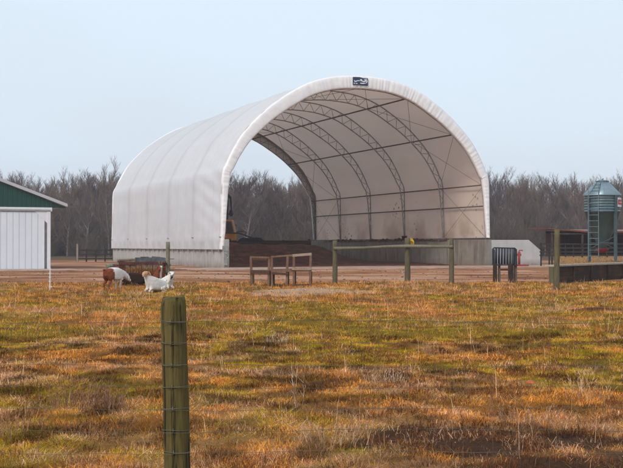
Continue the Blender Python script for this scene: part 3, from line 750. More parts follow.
beam((xq[2] - .05, 0, 1.13), (xq[4] - .04, 0, 1.19), .07, .10, wd, 'top_rail')
beam((xq[4] - .06, -.0, 1.18), (xq[5] + .06, 0, 1.24), .10, .10, wood('pale_lumber', (.30, .20, .15), (.40, .29, .22), (.3, .25, .2)), 'top_rail')
beam((xq[4] - .06, -.07, .67), (xq[5] + .06, -.07, .68), .11, .04, wood('pale_lumber_low', (.27, .17, .12), (.36, .25, .19), (.3, .25, .2)), 'low_rail')
beam((xq[0] - .03, -.07, .55), (xq[1] + .05, -.07, .54), .14, .04, wd2, 'low_rail')
beam((xq[2] - .03, -.07, .60), (xq[4] - .07, -.07, .62), .13, .04, wd, 'low_rail')
beam((xq[2] - .0, -.10, .50), (xq[3] + .05, -.10, .47), .08, .04, wd2, 'low_rail')
MB().box(xq[0], xq[5], -.02, .62, .57, .605).build('shelf', wd, st, bevel=.004)
beam((xq[4], -.06, .05), (xq[5], -.06, .06), .05, .04, wd2, 'brace')

# ------------------------------------------------------------------ barred cattle crate
cz = 47.0
cr = empty('barred_crate', (gpz(493.5, cz), cz, 0), R(-6)); tag(cr, 'dark barred metal crate on thick legs before the concrete wing wall', 'crate')
dmet = mat('dark_blue_steel', [(.015, .018, .028), (.04, .045, .06)], 4, .5); dw = wood('black_timber', (.018, .012, .010), (.05, .035, .028), (.07, .055, .045)); gw = wood('grey_timber', (.11, .085, .07), (.2, .165, .14), (.12, .1, .08))
cw = (517 - 493.5) / F * cz; hz_ = lambda py: EYE + (HZ - py) / F * cz
for x, m_, ww_ in ((0.06, dw, .17), (.25, gw, .10), (cw - .28, dw, .22), (cw - .07, gw, .13)):
    yy = 0 if m_ is dw else .18
    MB().box(x - ww_ / 2, x + ww_ / 2, yy - .08, yy + .08, -.05, hz_(263.5)).build('leg', m_, cr, bevel=.01)
for k in range(2):
    y = .0 + .7 * k
    MB().tube([(.0, y, hz_(265)), (.0, y, hz_(249)), (.06, y, hz_(247.7)), (cw - .10, y, hz_(248.2)), (cw - .04, y, hz_(249.5)), (cw - .04, y, hz_(265))], .028, 8).build('frame', dmet, cr, True)
    for q in range(7):
        x = .13 + q * (cw - .26) / 6.2; MB().tube([(x, y, hz_(264.5)), (x + .01, y, hz_(248))], .024, 8).build('bar', dmet, cr, True)
MB().box(-.03, .06, -.02, .72, hz_(264.5), hz_(249.5)).build('side_plate', dmet, cr, bevel=.008)
MB().box(cw - .12, cw - .03, -.02, .72, hz_(264.5), hz_(251.5)).build('side_plate', dmet, cr, bevel=.008)
MB().box(0, cw, -.05, .75, hz_(264.6) - .04, hz_(264.6)).build('floor', dmet, cr)
MB().box(.3, cw - .35, -.02, .04, hz_(269.5) - .05, hz_(268.5)).build('cross_rail', rust, cr)
# red jack beside it
red = mat('red_paint', [(.22, .025, .02), (.33, .045, .035)], 5, .5)
jk = empty('hand_pump', (gpz(519, 83), 83, 0), 0); tag(jk, 'red upright hand pump with crank, before the pale wing wall', 'pump')
qz = lambda py: EYE + (HZ - py) / F * 83
b = MB(); b.tube([(0, 0, .02), (0, 0, qz(251.5))], .10, 10); b.build('tube', red, jk, True)
b = MB(); b.tube([(-.0, 0, qz(251.5)), (0, 0, qz(250.3)), (.26, 0, qz(250.3)), (.26, 0, qz(251.2))], .045, 6); b.build('crank_handle', red, jk)
b = MB(); b.box(-.22, .15, -.09, .09, qz(256), qz(253.5)); b.build('bracket', red, jk)
b = MB(); b.box(-.2, .72, -.1, .1, .04, .16); b.build('beam', red, jk); MB().box(-.25, .25, -.25, .25, -.03, .038).build('foot', red, jk)

# ------------------------------------------------------------------ terrace, retaining wall, feed bin, open shed on the right
TH = .72
wx0, wy0 = gp(553.5, 283.5); wx0 = gpz(553.5, 45.5); wy0 = 45.5; wx1, wy1 = gpz(660, 56.5), 56.5
ang = math.atan2(wy1 - wy0, wx1 - wx0); wl = math.hypot(wx1 - wx0, wy1 - wy0)
tz_ = MB(); tz_.add([(wx0 + .1, wy0 + .15, TH - .03), (wx1 + 30, wy1 + 30 * math.tan(ang), TH - .03), (60, 104, TH - .03), (gpz(556.5, 104), 104, TH - .03), (gpz(556.5, 60), 60, TH - .03),
                   (wx0 + .1, wy0 + .15, -.3), (wx1 + 30, wy1 + 30 * math.tan(ang), -.3), (60, 107, -.3), (gpz(556, 107), 107, -.3), (gpz(556, 60), 60, -.3)],
                  [(0, 1, 2, 3, 4), (0, 5, 6, 1), (1, 6, 7, 2), (2, 7, 8, 3), (3, 8, 9, 4), (4, 9, 5, 0)])
terr = tz_.build('ground_terrace', mat('straw_littered_ground', [(.16, .08, .035), (.30, .16, .065), (.42, .25, .12)], 2.2, .95, bump=.6, dist=.05)); tag(terr, kind='structure')
bw = empty('feed_bunk_wall', (wx0, wy0, 0), ang); tag(bw, 'long low bunk of dark boards with pale capping, below the feed bin', 'retaining wall')
dkw = wood('tarred_boards', (.022, .014, .011), (.055, .034, .024), (.10, .055, .028))
for k in range(4): MB().box(.05, wl + 12, -.03 - .006 * (k % 2), .10, -.1 + k * .198, .085 + k * .198).build('board', dkw, bw, bevel=.006)
MB().box(-.15, wl + 12, -.10, .32, TH - .028, TH + .05).build('capping', mat('pale_capping_concrete', [(.30, .25, .20), (.42, .36, .30)], 3, .9, bump=.4), bw, bevel=.01)
MB().box(-.17, .04, -.06, .14, -.1, TH - .03).build('end_post', pw1, bw, bevel=.01)
for k in range(1, 9): MB().box(k * 2.0 - .05, k * 2.0 + .05, -.10, -.037, -.1, TH - .03).build('brace_post', dkw, bw)
# tall post
o = post(None, 0, 0, EYE + (HZ - 229.5) / F * 39.5, .10, 'wooden_post', wood('lichened_post', (.08, .06, .035), (.16, .135, .075), (.13, .12, .04)), (.03, 0)); o.location = (gpz(556.3, 39.5), 39.5, 0)
tag(o, 'tall thick post with rough lichened side in front of the feed bin bunk', 'post')

# feed bin
bz_ = 59.0; s1 = bz_ / F
galv = None
gv, g = newmat('galvanised_bin_steel', .42, .5); X, Y, Z = g.xyz(); g.b.inputs['Metallic'].default_value = .45
c = g.mix(g.rng(g.noise(1.6, 5), .3, .7), (.075, .13, .155), (.15, .22, .25)); c = g.mix(g.rng(g.noise(7, 4, (1, 1, .12)), .55, .75, 0, .5), c, (.06, .08, .08)); g.color(c)
gv2 = mat('roof_bin_steel', [(.17, .25, .29), (.25, .33, .37)], 2, .4, .4)
legm = mat('bin_leg_steel', [(.055, .095, .11), (.11, .16, .18)], 3, .5, .5)
bh = lambda py: EYE + (HZ - py) * s1 - TH
bin_ = empty('feed_bin', (gpz(602.3, bz_), bz_, TH), R(14)); tag(bin_, 'galvanised hopper-bottom feed bin with conical roof, ladder and four legs', 'feed bin')
RB = 17.7 * s1
prof = []
z0, z1 = bh(211.5), bh(195.5)
for k in range(49):
    z = z0 + (z1 - z0) * k / 48; prof.append((RB * .985 + .022 * math.cos(k / 48 * 2 * math.pi * 6), z))
MB().lathe(prof, 64).build('tank', gv, bin_, True)
MB().lathe([(RB * .99, z0 + .01), (RB * 1.02, z0 - .02), (RB * .97, z0 - .05), (RB * .72, bh(228)), (RB * .2, bh(248)), (RB * .2, bh(249))], 48).build('hopper', mat('dull_hopper_steel', [(.045, .075, .075), (.09, .115, .11)], 2, .5, .4), bin_, True)
MB().lathe([(RB * 1.05, z1 - .02), (RB * 1.06, z1 + .03), (RB * .36, bh(182.2)), (RB * .30, bh(182.0))], 48).build('roof', gv2, bin_, True)
b = MB()
for k in range(16):
    a_ = 2 * math.pi * k / 16; b.tube([(RB * 1.05 * math.cos(a_), RB * 1.05 * math.sin(a_), z1 + .05), (RB * .35 * math.cos(a_), RB * .35 * math.sin(a_), bh(182.0))], .014, 5)
b.build('roof_rib', gv2, bin_)
MB().lathe([(RB * .33, bh(182.4)), (RB * .38, bh(181.6)), (RB * .36, bh(180.9)), (RB * .12, bh(180.0)), (0, bh(179.9))], 32).tube([(.0, 0, bh(180)), (.07, 0, bh(178.6))], .03, 6).build('lid', gv, bin_, True)
MB().lathe([(RB * .22, bh(249) + .01), (RB * .36, bh(248.6)), (RB * .36, bh(249.6)), (RB * .14, bh(253)), (0, bh(253))], 24).build('boot', mat('red_boot', [(.20, .012, .012), (.28, .02, .02)], 5, .5), bin_, True)
lp4 = []
for k in range(4):
    a_ = R(-73 + 90 * k); c_, s_2 = math.cos(a_) * RB * 1.03, math.sin(a_) * RB * 1.03; lp4.append((c_, s_2))
    M = Matrix.Translation((c_, s_2, 0)) @ Matrix.Rotation(a_, 4, 'Z')
    MB().box(-.03, .03, -.065, .065, -.05, z1 - .02, M).box(-.09, -.03, -.065, -.05, -.05, z0 + .05, M).build('leg', legm, bin_)
for k in range(4):
    a, c_ = lp4[k], lp4[(k + 1) % 4]
    MB().tube([(a[0], a[1], bh(236)), (c_[0], c_[1], bh(249))], .015, 5).tube([(c_[0], c_[1], bh(236)), (a[0], a[1], bh(249))], .015, 5).tube([(a[0], a[1], bh(243)), (c_[0], c_[1], bh(243))], .018, 5).build('brace', legm, bin_)
ld = MB(); a0 = R(-162 + 14 - 14); 
for a_ in (R(-160), R(-129)):
    x, y = RB * 1.14 * math.cos(a_), RB * 1.14 * math.sin(a_); ld.tube([(x, y, .05), (x, y, bh(184.5)), (x * .9, y * .9, bh(183.5))], .018, 6)
xa, ya_ = RB * 1.14 * math.cos(R(-160)), RB * 1.14 * math.sin(R(-160)); xb, yb_ = RB * 1.14 * math.cos(R(-129)), RB * 1.14 * math.sin(R(-129))
for k in range(13): z = .3 + k * .31; ld.tube([(xa, ya_, z), (xb, yb_, z)], .015, 5)
ld.build('ladder', mat('bright_ladder_steel', [(.14, .19, .21), (.24, .30, .32)], 3, .4, .5), bin_)
ldr = MB(); 
for a_ in (R(-160), R(-129)): ldr.tube([(RB * 1.02 * math.cos(a_), RB * 1.02 * math.sin(a_), z1 + .06), (RB * .45 * math.cos(a_), RB * .45 * math.sin(a_), bh(182.8))], .016, 5)
for q in (.2, .45, .7):
    rr_ = RB * (1.02 - .57 * q); zq = z1 + .08 + (bh(182.8) - z1) * q
    ldr.tube([(rr_ * math.cos(R(-160)), rr_ * math.sin(R(-160)), zq), (rr_ * math.cos(R(-129)), rr_ * math.sin(R(-129)), zq)], .014, 5)
ldr.build('roof_ladder', legm, bin_)
# label plate: white with red bar
def curved(name, a0, a1, za, zb, rad, m, par):
    b = MB(); n_ = 12; vs_ = []
    for dr_ in (0, .012):
        for k in range(n_ + 1):
            t = a0 + (a1 - a0) * k / n_
            for z in (za, zb): vs_.append(((rad + dr_) * math.cos(t), (rad + dr_) * math.sin(t), z))
    fs = [(2 * k, 2 * k + 2, 2 * k + 3, 2 * k + 1) for k in range(n_)] + [(2 * (n_ + 1) + 2 * k, 2 * (n_ + 1) + 2 * k + 1, 2 * (n_ + 1) + 2 * k + 3, 2 * (n_ + 1) + 2 * k + 2) for k in range(n_)]
    fs += [(2 * k, 2 * k + 2 * (n_ + 1), 2 * k + 2 + 2 * (n_ + 1), 2 * k + 2) for k in range(n_)] + [(2 * k + 1, 2 * k + 3, 2 * k + 3 + 2 * (n_ + 1), 2 * k + 1 + 2 * (n_ + 1)) for k in range(n_)]
    b.add(vs_, fs); return b.build(name, m, par)
lb = curved('badge', R(-66), R(-28), bh(207.2), bh(198.2), RB * 1.035, white, bin_)
curved('badge_print', R(-64), R(-30), bh(205.0), bh(200.0), RB * 1.035 + .013, mat('red_print', [(.42, .04, .05), (.52, .07, .07)], 5, .5), lb)
b_ = curved('badge_letters', R(-60), R(-34), bh(203.4), bh(202.2), RB * 1.035 + .026, mat('pink_print', [(.6, .35, .35), (.7, .45, .45)], 5, .5), lb)

# open-fronted shed with red roof
oz = 92.0; sh = empty('lean_to_shed', (gpz(548, oz), oz, TH), R(6)); tag(sh, 'low open-fronted cattle shed with rusty red roof behind the feed bin', 'shed')
s2 = oz / F; oh = lambda py: EYE + (HZ - py) * s2 - TH; SW = 14.0
rr2 = ribbed('red_roof_steel', (.14, .035, .02), (.21, .06, .04), 0, .3)
b = MB(); hA, hB = oh(228.3), oh(231.2)
b.add([(-.35, -1.0, hA), (3.1, -1.0, hB + .02), (SW, -1.0, hB), (SW, 4.5, hB + .22), (3.1, 4.5, hB + .22), (-.35, 4.5, hA + .12)] + [(-.35, -1.0, hA - .08), (3.1, -1.0, hB - .12), (SW, -1.0, hB - .14), (SW, 4.5, hB + .08), (3.1, 4.5, hB + .08), (-.35, 4.5, hA + .02)],
      [(0, 1, 4, 5), (1, 2, 3, 4), (6, 11, 10, 7), (7, 10, 9, 8), (0, 6, 7, 1), (1, 7, 8, 2), (2, 8, 9, 3), (3, 9, 10, 4), (4, 10, 11, 5), (5, 11, 6, 0)])
b.build('roof', rr2, sh)
MB().box(1.2, SW, 4.2, 4.3, 0, hB + .05).build('back_wall', mat('brown_barn_boards', [(.06, .022, .014), (.12, .045, .028)], 2, .9, stretch=(4, 1, .3)), sh)
MB().box(1.2, 1.3, .6, 4.2, 0, hB - .13).build('end_wall', mat('brown_end_boards', [(.07, .028, .018), (.13, .055, .035)], 2, .9, stretch=(1, 4, .3)), sh)
for x in (.1, 2.7, 5.5, 8.2, 10.8): MB().box(x - .07, x + .07, -.8, -.66, -.9, hB - .12).build('post', dk, sh)
MB().box(0, SW - .1, -.82, -.62, hB - .28, hB - .15).build('header', dk, sh)
rail_run('corral_fence', 'dark pipe corral fence with many posts in front of the red-roofed shed', gpz(541, 84), 84, gpz(650, 81), 81, 1.04, 14, (.97, .68, .4, .15), mat('black_rails', [(.014, .013, .013), (.035, .03, .028)], 4, .8), TH - .03, .04, .06)
o = None

# ------------------------------------------------------------------ foreground wire fence
fp = 6.2
fp_m = wood('treated_round_post', (.060, .048, .014), (.135, .105, .035), (.045, .048, .013))
g = NG(fp_m); bc = fp_m.node_tree.nodes['Principled BSDF'].inputs['Base Color']; src = bc.links[0].from_socket
g.b = fp_m.node_tree.nodes['Principled BSDF']
ck_ = g.noise(34, 3, (1, 1, .045), rough=.5); kn = g.noise(7, 2, (1, 1, .6)); gn = g.noise(90, 4, (1, 1, .05), rough=.7)
cc = g.mix(g.rng(gn, .35, .7, 0, .7), src, (.16, .118, .045)); cc = g.mix(g.rng(ck_, .60, .66, 0, .85), cc, (.012, .010, .006)); cc = g.mix(g.rng(kn, .68, .73, 0, .8), cc, (.03, .018, .008))
g.color(cc); g.bump(g.m('SUBTRACT', gn, g.m('MULTIPLY', g.rng(ck_, .58, .66), 1.5)), .8, .006)
wf = empty('wire_fence', (gpz(173, fp), fp, 0), 0); tag(wf, 'woven wire pasture fence with one thick round wooden post close to the viewer', 'fence')
def bigpost(x):
    n_ = 60; rings = 26; vs_ = []; fs = []
    ph = [random.uniform(0, 6) for _ in range(6)]; ck = [random.uniform(0, 6.28) for _ in range(5)]
    for j in range(n_ + 1):
        z = -.3 + 1.563 * j / n_
        for k in range(48):
            t = 2 * math.pi * k / 48; r = .0745 - .004 * (z / 1.26) + .0016 * math.sin(3 * t + ph[0] + z * 1.1) + .0012 * math.sin(z * 9 + ph[1] + t) + .0010 * math.sin(11 * t + z * 3 + ph[3])
            for q, c0 in enumerate(ck):
                dt = abs((t - c0 - .1 * math.sin(z * 4 + q) + math.pi) % (2 * math.pi) - math.pi)
                if dt < .09 and math.sin(z * 3.3 + q * 1.7) > -.2: r -= .006 * (1 - dt / .09)
            if j >= n_ - 1: r -= .003 if j == n_ - 1 else .008
            vs_.append((x + .026 * (1.26 - z) + r * math.cos(t), r * math.sin(t), z + (.008 * math.sin(t + 1) + .004 * math.sin(3 * t) if j >= n_ - 1 else 0)))
    for j in range(n_):
        for k in range(48): fs.append((j * 48 + k, j * 48 + (k + 1) % 48, (j + 1) * 48 + (k + 1) % 48, (j + 1) * 48 + k))
    b = MB(); b.add(vs_, fs)
    n0 = len(b.v); tv = [(x + .066 * q * math.cos(t), .066 * q * math.sin(t), 1.2605 + .006 * math.sin(9 * q + t) * .3 + .008 * q * math.sin(t + 1)) for q in (.9, .6, .3) for t in np.linspace(0, 2 * math.pi, 48, False)] + [(x, 0, 1.262)]
    b.v += tv; L = (n_) * 48
    for k in range(48):
        k2 = (k + 1) % 48; b.f.append((L + k, L + k2, n0 + k2, n0 + k)); b.f.append((n0 + k, n0 + k2, n0 + 48 + k2, n0 + 48 + k)); b.f.append((n0 + 48 + k, n0 + 48 + k2, n0 + 96 + k2, n0 + 96 + k)); b.f.append((n0 + 96 + k, n0 + 96 + k2, n0 + 144))
    return b.build('post', fp_m, wf, True)
for x in (-3.9, 0, 3.8): bigpost(x)
wire_m = mat('galvanised_wire', [(.085, .08, .06), (.16, .15, .12)], 8, .6, .3)
b = MB(); hts = [1.127, 1.006, .885, .764, .643, .522, .40, .28, .16, .05]
for q, h in enumerate(hts):
    pts = []
    for x in np.arange(-4.2, 4.3, .1):
        dd = min(abs(x - xx) for xx in (-3.9, 0, 3.8)); pts.append((x, -.086 + .03 * (1 - math.exp(-dd * 3)), h + .008 * math.sin(x * 1.9 + q) + .003 * math.sin(x * 11 + q * 2)))
    b.tube(pts, .0012 if q else .0015, 5, False)
for k in range(-26, 28):
    x = k * .158 + .05
    pts = [(x + .004 * math.sin(k * 3 + i), -.058, h + .008 * math.sin(x * 1.9 + i)) for i, h in enumerate(hts)]; b.tube(pts, .0008, 4, False)
b.build('wire_mesh', wire_m, wf)
b = MB()                              # wire wraps and staples on the post
for q, h in enumerate(hts[:-1]):
    cx_ = .026 * (1.26 - h)
    b.tube([(cx_ + .078 * math.cos(t), .078 * math.sin(t), h + .003 * math.sin(2 * t + q)) for t in np.linspace(-2.95, -.2, 16)], .0022, 5)
    b.tube([(cx_ - .012, -.077, h - .012), (cx_ - .006, -.083, h), (cx_ - .008, -.077, h + .014)], .0026, 5)
    b.build('staple', wire_m, wf); b = MB()


# ------------------------------------------------------------------ pasture cover (uncountable)
def frustum_pts(n, y0, y1, p=1.0, side=4.0, seed=1):
    r = np.random.default_rng(seed); y = (y0 ** p + (y1 ** p - y0 ** p) * r.random(n)) ** (1 / p); x = (r.random(n) * 2 - 1) * (.285 * y + side); return np.stack([x, y], 1), r
def keep_off(xy):
    x, y = xy[:, 0], xy[:, 1]; return np.hypot(x - (wf.location.x), y - fp) > .09
def shade(c, r, lo=.7, hi=1.35): return c * (lo + (hi - lo) * r.random((len(c), 1)))
VV, FF, CC = [], [], []; off = 0
def push(t):
    global off
    V, F_, C_ = t; VV.append(V); FF.append(F_ + off); CC.append(C_); off += len(V)
def layer(n, y0, y1, p, h0, h1, w0, lean0, lean1, sel, cols, seg, seed, droop=.5):
    n = int(n * (1.5 if y0 < 10 else 1.15)); xy, r = frustum_pts(n, y0, y1, p, seed=seed); x, y = xy.T
    gr, ta, mu, ash = fields(x, y); yd = yard(x, y)
    clump = fbm(x / .28, y / .28, seed + 200, 3)
    pr = sel(gr, ta, mu, ash, clump) * (1 - yd) ** 1.5 * (1 - .88 * ash)
    k = (r.random(n) < pr) & keep_off(xy); xy = xy[k]; gr, ta, mu, clump = gr[k], ta[k], mu[k], clump[k]; n = len(xy); y = xy[:, 1]
    C_ = cols(gr, ta, mu, r, n)
    C_ = C_ * (.34 + .95 * sst(.28, .64, fbm(xy[:, 0] / .33, xy[:, 1] / .33, 777, 3)))[:, None]
    hgt = (h0 + (h1 - h0) * r.random(n) ** 2) * (.3 + 1.5 * sst(.35, .75, clump))
    wdt = w0 * (1 + np.maximum(0, (y - 8)) * .085) * (.6 + .8 * r.random(n))
    push(blades(xy, height(xy[:, 0], xy[:, 1]), hgt, wdt, r.uniform(lean0, lean1, n), C_, seg, droop, seed))
def c_green(gr, ta, mu, r, n):
    a = np.array([[.26, .20, .006]]); b = np.array([[.70, .48, .018]]); t = r.random((n, 1)); return shade(a * (1 - t) + b * t, r)
def c_orange(gr, ta, mu, r, n):
    a = np.array([[.66, .21, .022]]); b = np.array([[1.0, .48, .09]]); t = r.random((n, 1)); return shade(a * (1 - t) + b * t, r, .5, 1.3)
def c_tan(gr, ta, mu, r, n):
    a = np.array([[.60, .28, .12]]); b = np.array([[1.0, .66, .42]]); t = r.random((n, 1)) ** 1.3; return shade(a * (1 - t) + b * t, r, .5, 1.2)
def c_mixed(gr, ta, mu, r, n):
    t = r.random(n) < .2 + .6 * gr; q = np.where(t[:, None], c_green(gr, ta, mu, r, n), np.where((r.random(n) < .3 + .5 * ta)[:, None], c_tan(gr, ta, mu, r, n), c_orange(gr, ta, mu, r, n))); return q * (1 - .65 * mu)[:, None]
def c_brown(gr, ta, mu, r, n):
    a = np.array([[.11, .038, .014]]); b = np.array([[.26, .10, .035]]); t = r.random((n, 1)); return shade(a * (1 - t) + b * t, r)
# near field
layer(420000, 5.2, 19, 1.3, .04, .10, .0038, .90, .997, lambda g_, t, m, a, c: 1 - .75 * m, c_mixed, 1, 305)
layer(260000, 18, 49, 1.4, .05, .14, .0045, .90, .997, lambda g_, t, m, a, c: 1 - .75 * m, c_mixed, 1, 315)
layer(360000, 5.2, 19, 1.3, .015, .05, .0035, .2, .9, lambda g_, t, m, a, c: g_ * .9 * (1 - m), c_green, 1, 301)
layer(380000, 5.2, 19, 1.3, .025, .085, .0035, .6, .985, lambda g_, t, m, a, c: (1 - g_ * .75) * (1 - m) * sst(.3, .6, c), c_orange, 2, 302)
layer(320000, 5.2, 19, 1.3, .03, .11, .0032, .7, .985, lambda g_, t, m, a, c: t * (1 - m * .8) * sst(.35, .65, c), c_tan, 2, 303)
layer(260000, 5.2, 19, 1.3, .03, .09, .004, .5, .98, lambda g_, t, m, a, c: 1.0 * sst(.40, .6, c), c_brown, 2, 304)
# far field
layer(230000, 18, 49, 1.4, .02, .055, .004, .2, .9, lambda g_, t, m, a, c: g_ * .9 * (1 - m), c_green, 1, 311)
layer(300000, 18, 49, 1.4, .04, .12, .004, .4, .95, lambda g_, t, m, a, c: (1 - g_ * .7) * (1 - m) * sst(.3, .6, c), c_orange, 1, 312)
layer(230000, 18, 49, 1.4, .05, .16, .004, .5, .95, lambda g_, t, m, a, c: t * (1 - m * .8) * sst(.35, .65, c), c_tan, 1, 313)
layer(160000, 18, 49, 1.4, .04, .10, .005, .4, .95, lambda g_, t, m, a, c: .8 * sst(.5, .65, c), c_brown, 1, 314)
# pale standing stalks, thin
layer(9000, 6.5, 45, 1.5, .12, .34, .0026, .05, .6, lambda g_, t, m, a, c: .35 + .6 * t, c_tan, 2, 321)
grass = mesh_np('grass', np.concatenate(VV), np.concatenate(FF), 3, gm, col=np.concatenate(CC)); tag(grass, 'orange, tan and green winter grass covering the pasture', 'grass', kind='stuff')
# twiggy dead weeds: branched stalk clumps
weedm, g = newmat('dead_weed_stalks', .9, .1); va = g.t.nodes.new('ShaderNodeVertexColor'); va.layer_name = 'tint'; g.color(va.outputs[0])
def weed_mesh(seed, h, n, spread, col):
    r = random.Random(seed); V = []; Fc = []; C_ = []
    def seg(p, q, w0, w1, c):
        a = Vector((r.uniform(-1, 1), r.uniform(-1, 1), 0)).normalized(); k = len(V); V.extend([p - a * w0, p + a * w0, q + a * w1, q - a * w1]); Fc.append((k, k + 1, k + 2, k + 3)); C_.extend([c] * 4)
    for i in range(n):
        a = r.uniform(0, 6.28); rad = spread * r.random() ** .6; p = Vector((rad * math.cos(a), rad * math.sin(a), -.02)); d = Vector((math.cos(a) * .35 * rad / spread + r.uniform(-.2, .2), math.sin(a) * .35 * rad / spread + r.uniform(-.2, .2), 1)).normalized()
        hh_ = h * r.uniform(.4, 1); kf = r.uniform(.6, 1.3); c = [x * kf for x in col]; ns = 5
        for j in range(ns):
            q = p + d * hh_ / ns; seg(p, q, .0042 * (1 - j / ns * .6), .0042 * (1 - (j + 1) / ns * .7), c)
            if j > 0:
                for _ in range(r.randint(1, 3)):
                    e = (d + Vector((r.uniform(-1, 1), r.uniform(-1, 1), r.uniform(-.1, .5)))).normalized(); seg(q, q + e * hh_ * .16 * r.uniform(.5, 1.5), .0028, .0014, c)
            p = q; d = (d + Vector((r.uniform(-.15, .15), r.uniform(-.15, .15), -.02))).normalized()
    return V, Fc, C_
wlist = [(gp(78, 405), .34, 34, .28, 'brushy purplish dead weed clump at the left, taller than the grass', (.24, .125, .085)),
         (gp(108, 410), .26, 26, .22, 'smaller purplish dead weed clump right of the brushy one', (.26, .14, .09)),
         (gp(240, 356), .32, 8, .10, 'thin upright brown weed standing alone in the middle of the pasture', (.16, .09, .07)),
         (gp(296, 412), .42, 3, .05, 'tall pale grass stalk leaning over the dead thatch in the centre', (.5, .38, .28)),
         (gp(275, 345), .22, 14, .18, 'pale straw tuft right of the thin upright weed', (.46, .34, .26)),
         (gp(385, 385), .20, 22, .25, 'short tan dead weed tuft right of centre', (.4, .28, .2)),
         (gp(455, 330), .3, 8, .14, 'reddish-brown weed tuft in the far right of the pasture', (.2, .1, .07)),
         (gp(590, 400), .26, 16, .22, 'pale wispy weed tuft near the right edge of the pasture', (.46, .29, .17)),
         (gp(18, 430), .24, 20, .2, 'orange-brown weed tuft at the lower left corner of the pasture', (.33, .18, .09)),
         (gp(330, 440), .22, 26, .3, 'matted grey-tan weed tuft beside the muddy patch', (.40, .25, .15)),
         (gp(430, 352), .2, 16, .2, 'low greyish weed tuft in the green middle strip', (.34, .21, .13)),
         (gp(523, 420), .2, 22, .26, 'low brown weed tuft in front of the orange scrap', (.3, .18, .11))]
for k, ((x, y), h, n_, sp, lab, c) in enumerate(wlist):
    V, Fc, C_ = weed_mesh(500 + k, h, int(n_ * (2.2 if n_ > 10 else 1)), sp, [q * 1.25 for q in c]); o = mesh_np('weed_clump', V, Fc, 4, weedm, col=np.array(C_)); o.location = (x, y, float(height(np.array([x]), np.array([y]))[0])); tag(o, lab, 'weeds', 'dead weeds in the pasture')
# orange scrap in the grass
x, y = gp(530, 383); b = MB(); b.add([(-.04, 0, .01), (.04, -.02, .01), (.05, .03, .03), (-.01, .04, .04), (-.04, .03, .03), (0, 0, .045)], [(0, 1, 5), (1, 2, 5), (2, 3, 5), (3, 4, 5), (4, 0, 5)])
o = b.build('plastic_scrap', mat('orange_plastic', [(.45, .08, .03), (.55, .12, .05)], 5, .5), loc=(x, y, float(height(np.array([x]), np.array([y]))[0]))); sm = o.modifiers.new('s', 'SOLIDIFY'); sm.thickness = .004; tag(o, 'crumpled bright orange plastic scrap lying in the grass', 'scrap')
# puddles of muddy water in the near right
wat = mat('muddy_water', [(.045, .028, .02), (.08, .052, .038)], 3, .35, spec=.35)
pud = MB()
def puddle(cx_, cy_, rx, ry, n_=40):
    vs_ = []; 
    for k in range(n_):
        t = 2 * math.pi * k / n_; q = 1 + .25 * math.sin(3 * t + cx_) + .15 * math.sin(5 * t + 1) + .1 * math.sin(8 * t); vs_.append((cx_ + rx * q * math.cos(t), cy_ + ry * q * math.sin(t)))
    z = float(height(np.array([p[0] for p in vs_]), np.array([p[1] for p in vs_])).mean()) + .004
    pud.add([(p[0], p[1], z) for p in vs_], [tuple(range(n_))])
puddle(1.75, 7.75, .45, .06)
o = pud.build('puddle_water', wat); tag(o, kind='structure')
# stones, clods and dung scattered over lane and verge
VV, FF, CC = [], [], []; off = 0; r = np.random.default_rng(77)
oct_v = np.array([(1, 0, 0), (0, 1, 0), (-1, 0, 0), (0, -1, 0), (0, 0, .7), (.6, .6, .4), (-.6, .5, .4), (-.5, -.6, .4), (.6, -.5, .4)]); oct_f = np.array([(0, 5, 8), (5, 1, 6), (6, 2, 7), (7, 3, 8), (5, 6, 4), (6, 7, 4), (7, 8, 4), (8, 5, 4), (0, 1, 5), (1, 2, 6), (2, 3, 7), (3, 0, 8)])
n = 9000; y = r.uniform(6.5, 72, n); x = (r.random(n) * 2 - 1) * (.29 * y + 2); gr, ta, mu, ash = fields(x, y); yd = yard(x, y)
k = r.random(n) < (.12 * mu + .35 * yd + .8 * ash * (1 - yd)); x, y, yd = x[k], y[k], yd[k]; n = len(x); sz_ = (.010 + .03 * r.random(n) ** 3) * (1 + .9 * yd)
z = height(x, y); a = r.random(n) * 6.28; ca, sa = np.cos(a), np.sin(a)
B = oct_v[None] * (.75 + .5 * r.random((n, 9, 1))); V = np.stack([x[:, None] + sz_[:, None] * (B[..., 0] * ca[:, None] - B[..., 1] * sa[:, None]), y[:, None] + sz_[:, None] * (B[..., 0] * sa[:, None] + B[..., 1] * ca[:, None]), z[:, None] + sz_[:, None] * B[..., 2]], -1)
F_ = oct_f[None] + np.arange(n)[:, None, None] * 9; t = r.random((n, 1)); C_ = np.array([[.10, .05, .03]]) * (1 - t) + np.array([[.42, .32, .26]]) * t ** 2
o = mesh_np('stones', V.reshape(-1, 3), F_.reshape(-1, 3), 3, weedm, col=np.repeat(C_, 9, 0)); tag(o, 'small stones and clods scattered over the lane and pasture', 'stones', kind='stuff')
